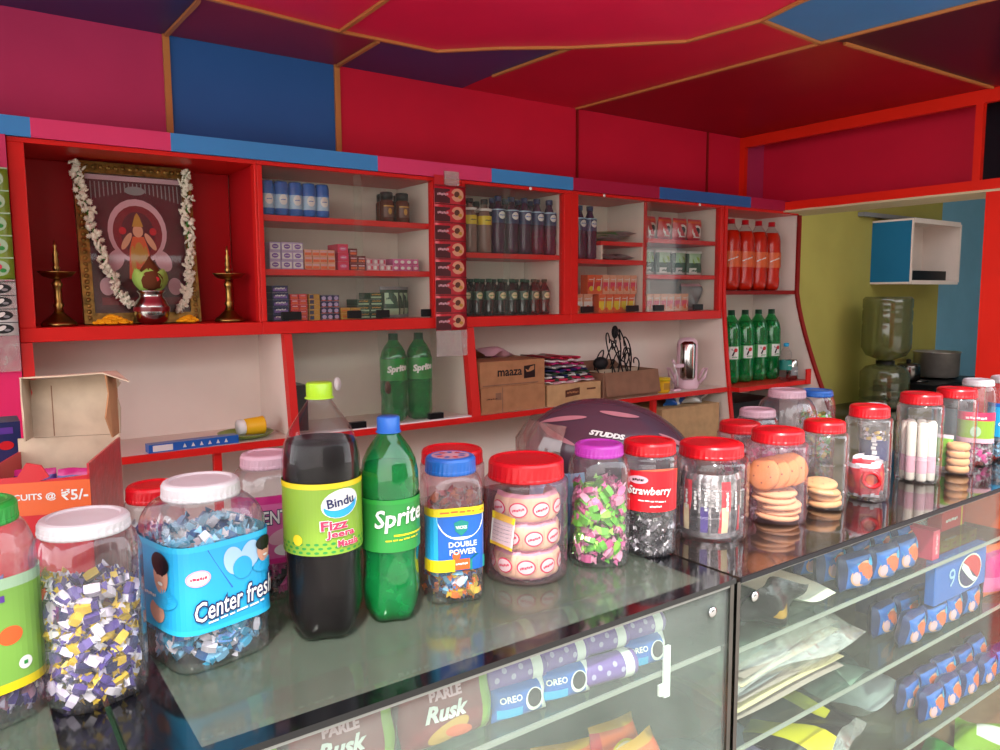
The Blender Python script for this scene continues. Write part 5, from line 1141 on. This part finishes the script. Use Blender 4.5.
for k in range(5): c.ell(-.035 + .013 * k, .1 + .5 * (k % 2), .004, .2, 'p_lilac', 1, n=10)
m.build('wrapper', p2)
m = MB(); m.lathe([(.0208, .022), (.0210, .038)], 'p_white', 20, M=AX, cap0=False, cap1=False); m.build('paper_band', p2)
i1 = i2 = 0
for q in range(4):
    for L in range(3):
        blue = (L == 0 and q in (0, 1, 3)); x = .592 + .080 * q + .004 * L; r = L
        y = .788 + .022 * L; z = .8315 + .034 * L
        lab = '%s biscuit %s, %s layer, %s' % ('blue' if blue else 'violet', 'pack' if blue else 'roll', ('lowest', 'middle', 'top')[L], ORD[q])
        if blue: t = p if i1 == 0 else dup(p, (0, 0, 0), lab); i1 += 1
        else: t = p2 if i2 == 0 else dup(p2, (0, 0, 0), lab); i2 += 1
        t.location = (x, y, z if blue else z + .020); t.rotation_euler = (-.15 if blue else 0, 0, random.uniform(-.1, .1) - .12); tag(t, lab, 'packet', 'cream biscuit packs')
for q in range(4):
    lab = 'violet biscuit roll in the rear pile behind the blue packs, %s' % ORD[q]; t = dup(p2, (.60 + .08 * q, .875, .8515), lab, 0, 'cream biscuit packs')
    lab = 'violet biscuit roll on the rear pile behind the blue packs, %s' % ORD[q]; t = dup(p2, (.61 + .08 * q, .880, .8920), lab, .1, 'cream biscuit packs')
def sunf(c): c.ell(0, .045, .030, .024, 'p_yellow', 1); c.ell(0, .045, .026, .020, 'p_cream', 2); c.text('glucose', 0, .045, .044, 'p_navy', 3, bold=.06, rot=.5)
p = pouch(.11, .095, .045, 'p_orange', [(0, .12, 0, 1, 'p_red')], 'p_gold', draw=sunf, wav=.2).build('orange_biscuit_pack'); tag(p, 'x', 'packet')
for k in range(8):
    q = k % 4; r = k // 4; loc = (.50 + .115 * q, .795 + .06 * r, .601 + (.0 if r == 0 else 0)); lab = 'orange biscuit pack on the second counter shelf, %s of the %s row' % (('left', 'centre left', 'centre right', 'right')[q], ('front', 'rear')[r])
    t = p if k == 0 else dup(p, loc, lab); t.location = loc; t.rotation_euler = (-.25, random.uniform(-.1, .1), random.uniform(-.25, .25)); tag(t, lab, 'packet', 'orange biscuit packs')

# ================================================================== inside the right counter
def pk(w, h, t_, main, parts, crimp, lab, loc, rot, cat='packet', name='snack_packet', draw=None, wav=.4, group=None):
    o = pouch(w, h, t_, main, parts, crimp, draw=draw, wav=wav, n=12).build(name); o.location = loc; o.rotation_euler = rot; return tag(o, lab, cat, group)
F = -PI / 2
pk(.15, .19, .05, 'foil_black', [(.3, .7, .3, .6, 'p_brown')], 'foil_grey', 'dark brown packet lying on the upper shelf of the right counter', (1.12, .90, .838), (F, 0, .2), wav=.8)
pk(.12, .17, .045, 'foil_black', [(.3, .7, .4, .6, 'p_gold')], 'foil_grey', 'black packet with gold spot leaning by the counter corner', (1.145, .80, .8135), (.35, .15, -.1), wav=.8); COL.objects[-1].scale = (1, 1, .52)
pk(.14, .20, .012, 'paper', [], None, 'crumpled white paper sheet on the upper shelf of the right counter', (1.28, .80, .822), (F, 0, -.3), 'paper', 'paper_sheet', wav=2.)
pk(.22, .16, .05, 'p_green', [(.1, .9, .35, .6, 'p_yellow')], 'p_darkgreen', 'green and yellow packet on the upper shelf of the right counter', (1.38, .96, .84), (F, 0, -.2), wav=.6)
pk(.20, .15, .04, 'p_darkgreen', [(.2, .7, .3, .7, 'p_lime')], 'p_green', 'dark green packet on top of the green and yellow one', (1.33, .97, .876), (F, .1, .4), wav=.6)
def bl(c): c.ell(0, .034, .036, .022, 'p_peach', 1, rot=.3); c.ell(.008, .038, .026, .015, 'p_orange', 2, rot=-.4); c.ell(.030, .052, .012, .008, 'p_sky', 3); c.poly([(-.036, .05), (-.010, .056), (.0, .047), (-.03, .040)], 'p_sky', 2); c.ell(-.022, .028, .010, .012, 'p_palepink', 3)
p = pouch(.095, .072, .044, 'p_blue', [(0, .12, 0, 1, 'p_navy'), (.88, 1, 0, 1, 'p_sky')], 'p_navy', draw=bl, wav=.2, n=10).build('snack_pack'); tag(p, 'x', 'packet')
k = 0
sp3 = [('upper shelf', .8125, [(1.43 + .091 * q, .788 + .052 * r, L) for r in range(3) for q in range(4) for L in range(1) if not (q == 3 and r == 0)]),
       ('second shelf', .6355, [(1.66 + .091 * q, .790 + .055 * r, 0) for r in range(2) for q in range(4)]),
       ('third shelf', .4205, [(1.78 + .091 * q, .790 + .055 * r, 0) for r in range(2) for q in range(5)])]
for nm_, z, L_ in sp3:
    for idx, (x, y, L) in enumerate(L_):
        q = round((x - L_[0][0]) / .091); r = round((y - L_[0][1]) / .053)
        lab = 'blue and orange snack pack, %s, %s row, %s' % (nm_, ('front', 'middle', 'rear')[r], ORD[q])
        t = p if k == 0 else dup(p, (x, y, z), lab); k += 1
        t.location = (x + random.uniform(-.002, .002), y, z + .001); t.rotation_euler = (random.uniform(-.15, .05), 0, random.uniform(-.1, .1)); tag(t, lab, 'packet', 'blue and orange snack packs')
k = 0
for q in range(5):       # dark packs heaped above them
    t = pk(.085, .11, .034, 'foil_navy', [(.2, .5, .3, .6, 'p_purple')], 'foil_black', 'dark navy pack lying on the blue packs, %s' % ORD[q], (1.44 + .07 * q, .80 + .012 * q, .9045), (F, 0, .3 * q), wav=.5, group='dark navy packs')
o = thing('drink_carton', (1.735, .7655, .716), 'blue carton with round red white and blue emblem inside the right counter', 'carton')
m = MB(); m.box(0, .250, 0, .022, 0, .100, 'p_blue'); m.build('carton_body', o, bevel=.002)
m = MB(); c = Cv(m, front(0, 0, 0, .0008)); c.text('9', .078, .050, .030, 'p_paleblue', 1, h=.042)
R_ = .040; cx, cy = .165, .048
c.ell(cx, cy, R_ * 1.45, R_, 'p_white', 1); c.ell(cx, cy, R_ * 1.33, R_ * .9, 'p_navy', 2)
def arcp(a0, a1, n, k=.9): return [(cx + R_ * 1.33 * math.cos(a0 + (a1 - a0) * i / n), cy + R_ * k * math.sin(a0 + (a1 - a0) * i / n)) for i in range(n + 1)]
c.poly(arcp(-.75, 2.3, 24), 'p_red', 3)
c.poly([(cx - .038, cy + .026), (cx - .012, cy + .012), (cx + .012, cy - .014), (cx + .040, cy - .026), (cx + .018, cy - .030), (cx - .012, cy - .012), (cx - .040, cy + .010), (cx - .046, cy + .016)], 'p_white', 4)
m.build('printed_front', o)
COL.objects[o.name].location = (1.715, .7652, .7105)
m = MB(); m.box(0, .24, 0, .05, 0, .074, 'p_navy'); tag(m.build('storage_box', None, (1.73, .9, .6355)), 'dark navy box behind the blue packs on the second shelf', 'box')
pk(.44, .34, .145, 'plastic_film', [], None, 'large clear bag of folded pale garments on the second shelf of the right counter', (1.25, .785, .712), (F, 0, 0), 'bag', 'plastic_bag', wav=.3)
for q in range(6):
    pk(.35, .29, .024, ('p_cloth', 'p_cream', 'p_cloth', 'p_grey', 'p_cream', 'p_cloth')[q], [(.1, .3, .1, .9, 'p_grey'), (.6, .7, .1, .9, 'p_peach')], None, 'folded pale printed cloth inside the clear bag, %s layer' % ('lowest', 'second', 'third', 'fourth', 'fifth', 'topmost')[q], (1.25, .80, .650 + .0175 * q), (F, 0, .02 * q), 'cloth', 'folded_cloth', wav=.25, group='folded cloths in the clear bag')
pk(.26, .22, .07, 'foil_black', [(.1, .35, .1, .9, 'p_yellow'), (.7, .85, .3, .9, 'p_yellow')], 'plastic_film', 'black and yellow packet on the third shelf of the right counter', (1.47, .80, .458), (F, 0, .3), wav=.6)
pk(.24, .24, .06, 'p_lilac', [(.4, .6, 0, 1, 'p_grey')], None, 'pale lilac plastic packet on the third shelf near the post', (1.18, .80, .452), (F, 0, -.2), wav=.7)
pk(.20, .2, .06, 'p_grey', [(.3, .7, .3, .7, 'p_white')], None, 'grey crumpled plastic packet on the third shelf behind the yellow one', (1.70, .86, .452), (F, 0, -.2), wav=.9)
for q in range(3): pk(.20, .18, .05, ('p_palegreen', 'p_green', 'p_lime')[q], [(.3, .7, .3, .7, 'p_white')], None, 'green plastic packet on the counter base board, %s' % ORD[q], (1.95 + .23 * q, .80, .10), (F, 0, .2 * q), wav=.7, group='green packets on the base board')
# boxes at the right end of the counter
def fb(c): c.rect(0, .004, .15, .03, 'p_grey', 0, 2); c.text('SPARK', .075, .017, .09, 'p_white', 1, bold=.05)
for q in range(3):
    m = MB(); m.box(0, .17, 0, .09, 0, .030, 'foil_silver'); fb(Cv(m, front(.01, 0, 0))); m.box(.04, .046, -.001, .0, 0, .030, 'p_gold')
    tag(m.build('foil_carton', None, (1.745 + .004 * q, .88, .8125 + .031 * q)), 'flat silver printed carton on the upper shelf, %s of the pile' % ('lowest', 'middle', 'topmost')[q], 'carton', 'silver cartons')
for q in range(2):
    m = MB(); m.box(0, .12, 0, .10, 0, .046, 'p_red'); c = Cv(m, front(0, 0, 0)); c.rect(.10, 0, .108, .046, 'p_yellow', 0, 1); c.text('TOFFEE', .05, .023, .06, 'p_white', 1, bold=.05)
    tag(m.build('red_carton', None, (1.945, .86, .8125 + .047 * q)), 'red carton with yellow edge right of the silver ones, %s' % ('lower', 'upper')[q], 'carton', 'red cartons')
m = MB(); m.box(0, .030, 0, .06, 0, .066, 'p_hotpink'); c = Cv(m, front(0, 0, 0)); c.text('gum', .015, .034, .045, 'p_palepink', 1, bold=.05, rot=PI / 2)
tag(m.build('gum_box', None, (1.718, .775, .8125)), 'small upright bright pink box between blue packs and silver cartons', 'box')
m = MB(); m.box(0, .30, 0, .12, 0, .105, 'p_orange'); c = Cv(m, front(0, 0, 0)); c.rect(0, .085, .3, .105, 'p_red', 0, 1); c.text('ORANGE', .15, .04, .20, 'p_yellow', 1, bold=.05)
tag(m.build('orange_carton', None, (2.085, .78, .8125)), 'bright orange carton at the right picture edge inside the counter', 'carton')
for q in range(5):
    m = MB(); m.box(0, .048, 0, .05, 0, .030, 'p_yellow'); c = Cv(m, front(0, 0, 0)); c.text('10', .024, .015, .02, 'p_red', 1, bold=.05)
    tag(m.build('yellow_box', None, (1.985 + .052 * q, .90, .6355 + .092)), 'small yellow box in the row behind the pink pouch, %s' % ORD[q], 'box', 'small yellow boxes')
m = MB(); m.box(0, .28, 0, .07, 0, .092, 'p_magenta'); tag(m.build('magenta_carton', None, (1.98, .89, .6355)), 'magenta carton under the row of small yellow boxes', 'carton')
for q in range(3): pk(.11, .125, .04, 'p_magenta', [(0, 1, .1, .35, 'p_pink')], 'p_orange', 'magenta pouch on the second shelf at the right edge, %s' % ORD[q], (2.12 + .12 * q, .80, .6365), (-.1, 0, 0), group='magenta pouches')

# ================================================================== room behind on the right
m = MB(); m.box(3.42, 6.6, 1.95, 2.535, .70, .73, 'black_stone'); m.box(3.44, 6.58, 2.0, 2.535, .012, .70, 'p_cream'); tag(m.build('kitchen_platform'), 'black stone kitchen platform in the yellow room', 'counter')
o = thing('wall_cupboard', (4.62, 2.30, 1.46), 'small open wall cupboard with teal side on the yellow wall', 'cupboard')
boxpart('side_panel', o, (0, .012, .0, .24, 0, .36), 'teal_paint'); boxpart('side_panel', o, (.60, .612, .0, .24, 0, .36), 'cream_laminate')
boxpart('top_board', o, (.0, .612, .0, .24, .36, .372), 'cream_laminate'); boxpart('bottom_board', o, (.0, .612, .0, .24, -.012, 0), 'cream_laminate'); boxpart('back_board', o, (.012, .60, .225, .239, 0, .36), 'cream_laminate')
m = MB()
for a in ((-.002, .016, 0, .36), (.596, .614, 0, .36), (.016, .596, .346, .374), (.016, .596, -.014, .010)): m.box(a[0], a[1], -.006, .0, a[2], a[3], 'cream_laminate')
m.build('front_frame', o)
m = MB(); m.box(4.72, 5.20, 2.36, 2.50, 1.4605, 1.53, 'black_plastic'); tag(m.build('black_tray'), 'long black tray inside the open wall cupboard', 'tray')
m = MB(); m.box(4.66, 4.71, 2.34, 2.40, 1.4605, 1.51, 'p_grey'); tag(m.build('grey_tin', bevel=.004), 'small grey tin beside the black tray in the wall cupboard', 'tin')
m = MB(); m.box(4.45, 5.3, 2.5, 2.539, 1.852, 1.875, 'p_grey'); tag(m.build('conduit_batten'), 'grey wooden batten on the yellow wall above the cupboard', 'batten')
def wj(z, h, lab, inv):
    o = thing('water_jar', (4.39, 2.30, z), lab, 'water jar', group='large water jars')
    R = .132; P = [(.90 * R, 0), (R, .014), (R, h * .16), (.965 * R, h * .19), (R, h * .22), (R, h * .36), (.965 * R, h * .40), (R, h * .44), (R, h * .78), (.80 * R, h * .90), (.30 * R, h * .97), (.26 * R, h)]
    if inv: P = [(r, h - zz) for r, zz in reversed(P)]
    m = MB(); m.lathe(P, 'water_jar', 40); m.build('jar_body', o); return o
wj(.7305, .265, 'lower clear water jar standing on the kitchen platform', False); wj(.9985, .375, 'large olive tinted water jar inverted on top of another', True)
m = MB(); m.lathe([(.05, 0), (.05, .03)], 'black_plastic', 24); t_ = m.build('jar_neck_ring', COL.objects['water_jar'], (0, 0, .245)); 
m = MB(); m.box(4.60, 5.30, 2.12, 2.48, .7305, .86, 'black_plastic'); 
for x in (4.75, 5.12): m.lathe([(.07, 0), (.075, .008), (.03, .010)], 'dark_steel', 24, (x, 2.3, .86))
tag(m.build('gas_stove'), 'black gas stove on the kitchen platform', 'stove')
m = MB(); m.lathe([(.118, 0), (.128, .008), (.130, .150), (.136, .154), (.136, .158), (.126, .156), (.122, .012)], 'steel_soft', 48, mod=lambda t, z: 1); o = m.build('cooking_pot', None, (5.03, 2.31, .8705)); tag(o, 'wide shiny steel cooking pot on the stove', 'pot')
o = thing('pressure_cooker', (4.66, 2.30, .8705), 'small dark pressure cooker beside the water jar', 'cooker')
m = MB(); m.lathe([(.055, 0), (.066, .01), (.066, .085), (.060, .10), (.02, .108)], 'dark_steel', 32); m.build('cooker_body', o)
m = MB(); m.lathe([(.012, .105), (.014, .125), (.006, .13)], 'black_plastic', 16); m.tube([(-.06, 0, .08), (-.13, -.02, .095)], .012, 'black_plastic', 8); m.build('cooker_handle', o)
m = MB(); m.lathe([(.022, 0), (.024, .02), (.020, .07)], 'p_brown', 16); tag(m.build('spice_bottle', None, (4.16, 2.2, .7305)), 'small brown bottle left of the water jars', 'bottle')

# ================================================================== light
w = bpy.data.worlds.new('sky'); SC.world = w; w.use_nodes = True
N = w.node_tree.nodes; L = w.node_tree.links; bg = N['Background']
sk = N.new('ShaderNodeTexSky'); sk.sky_type = 'PREETHAM'; sk.sun_direction = (-.4, -.7, .6); sk.turbidity = 6
mx = N.new('ShaderNodeMix'); mx.data_type = 'RGBA'; mx.inputs[0].default_value = .25; mx.inputs[6].default_value = (.92, .95, 1, 1); L.new(sk.outputs[0], mx.inputs[7]); L.new(mx.outputs[2], bg.inputs['Color'])
bg.inputs['Strength'].default_value = 3.0
sun = bpy.data.lights.new('sun', 'SUN'); sun.energy = 5.; sun.angle = .03; sun.color = (1, .95, .88)
so = bpy.data.objects.new('sun', sun); COL.objects.link(so); so.rotation_euler = Vector((.38, .55, -.95)).to_track_quat('-Z', 'Y').to_euler()

# ================================================================== camera
F_, yaw, pit, rol = 765.6, math.radians(35.54), math.radians(6.03), math.radians(.30)
fw = Vector((math.sin(yaw) * math.cos(pit), math.cos(yaw) * math.cos(pit), -math.sin(pit)))
rt = Vector((math.cos(yaw), -math.sin(yaw), 0)); dn = fw.cross(rt)
r2 = rt * math.cos(rol) + dn * math.sin(rol); d2 = -rt * math.sin(rol) + dn * math.cos(rol)
cd = bpy.data.cameras.new('camera'); co = bpy.data.objects.new('camera', cd); COL.objects.link(co)
cd.sensor_width = 36; cd.lens = F_ / 1000 * 36; cd.clip_start = .01; cd.clip_end = 100
co.matrix_world = Matrix(((r2.x, -d2.x, -fw.x, 0), (r2.y, -d2.y, -fw.y, 0), (r2.z, -d2.z, -fw.z, 1.40), (0, 0, 0, 1)))
SC.camera = co
SC.view_settings.view_transform = 'Standard'; SC.view_settings.look = 'None'; SC.view_settings.gamma = 1; SC.view_settings.use_curve_mapping = False
SC.view_settings.exposure = 0.58
SC.cycles.transparent_max_bounces = 40; SC.cycles.max_bounces = 8; SC.cycles.diffuse_bounces = 4; SC.cycles.glossy_bounces = 4
SC.cycles.sample_clamp_indirect = 6; SC.cycles.caustics_reflective = False; SC.cycles.caustics_refractive = False
SC.cycles.use_denoising = True
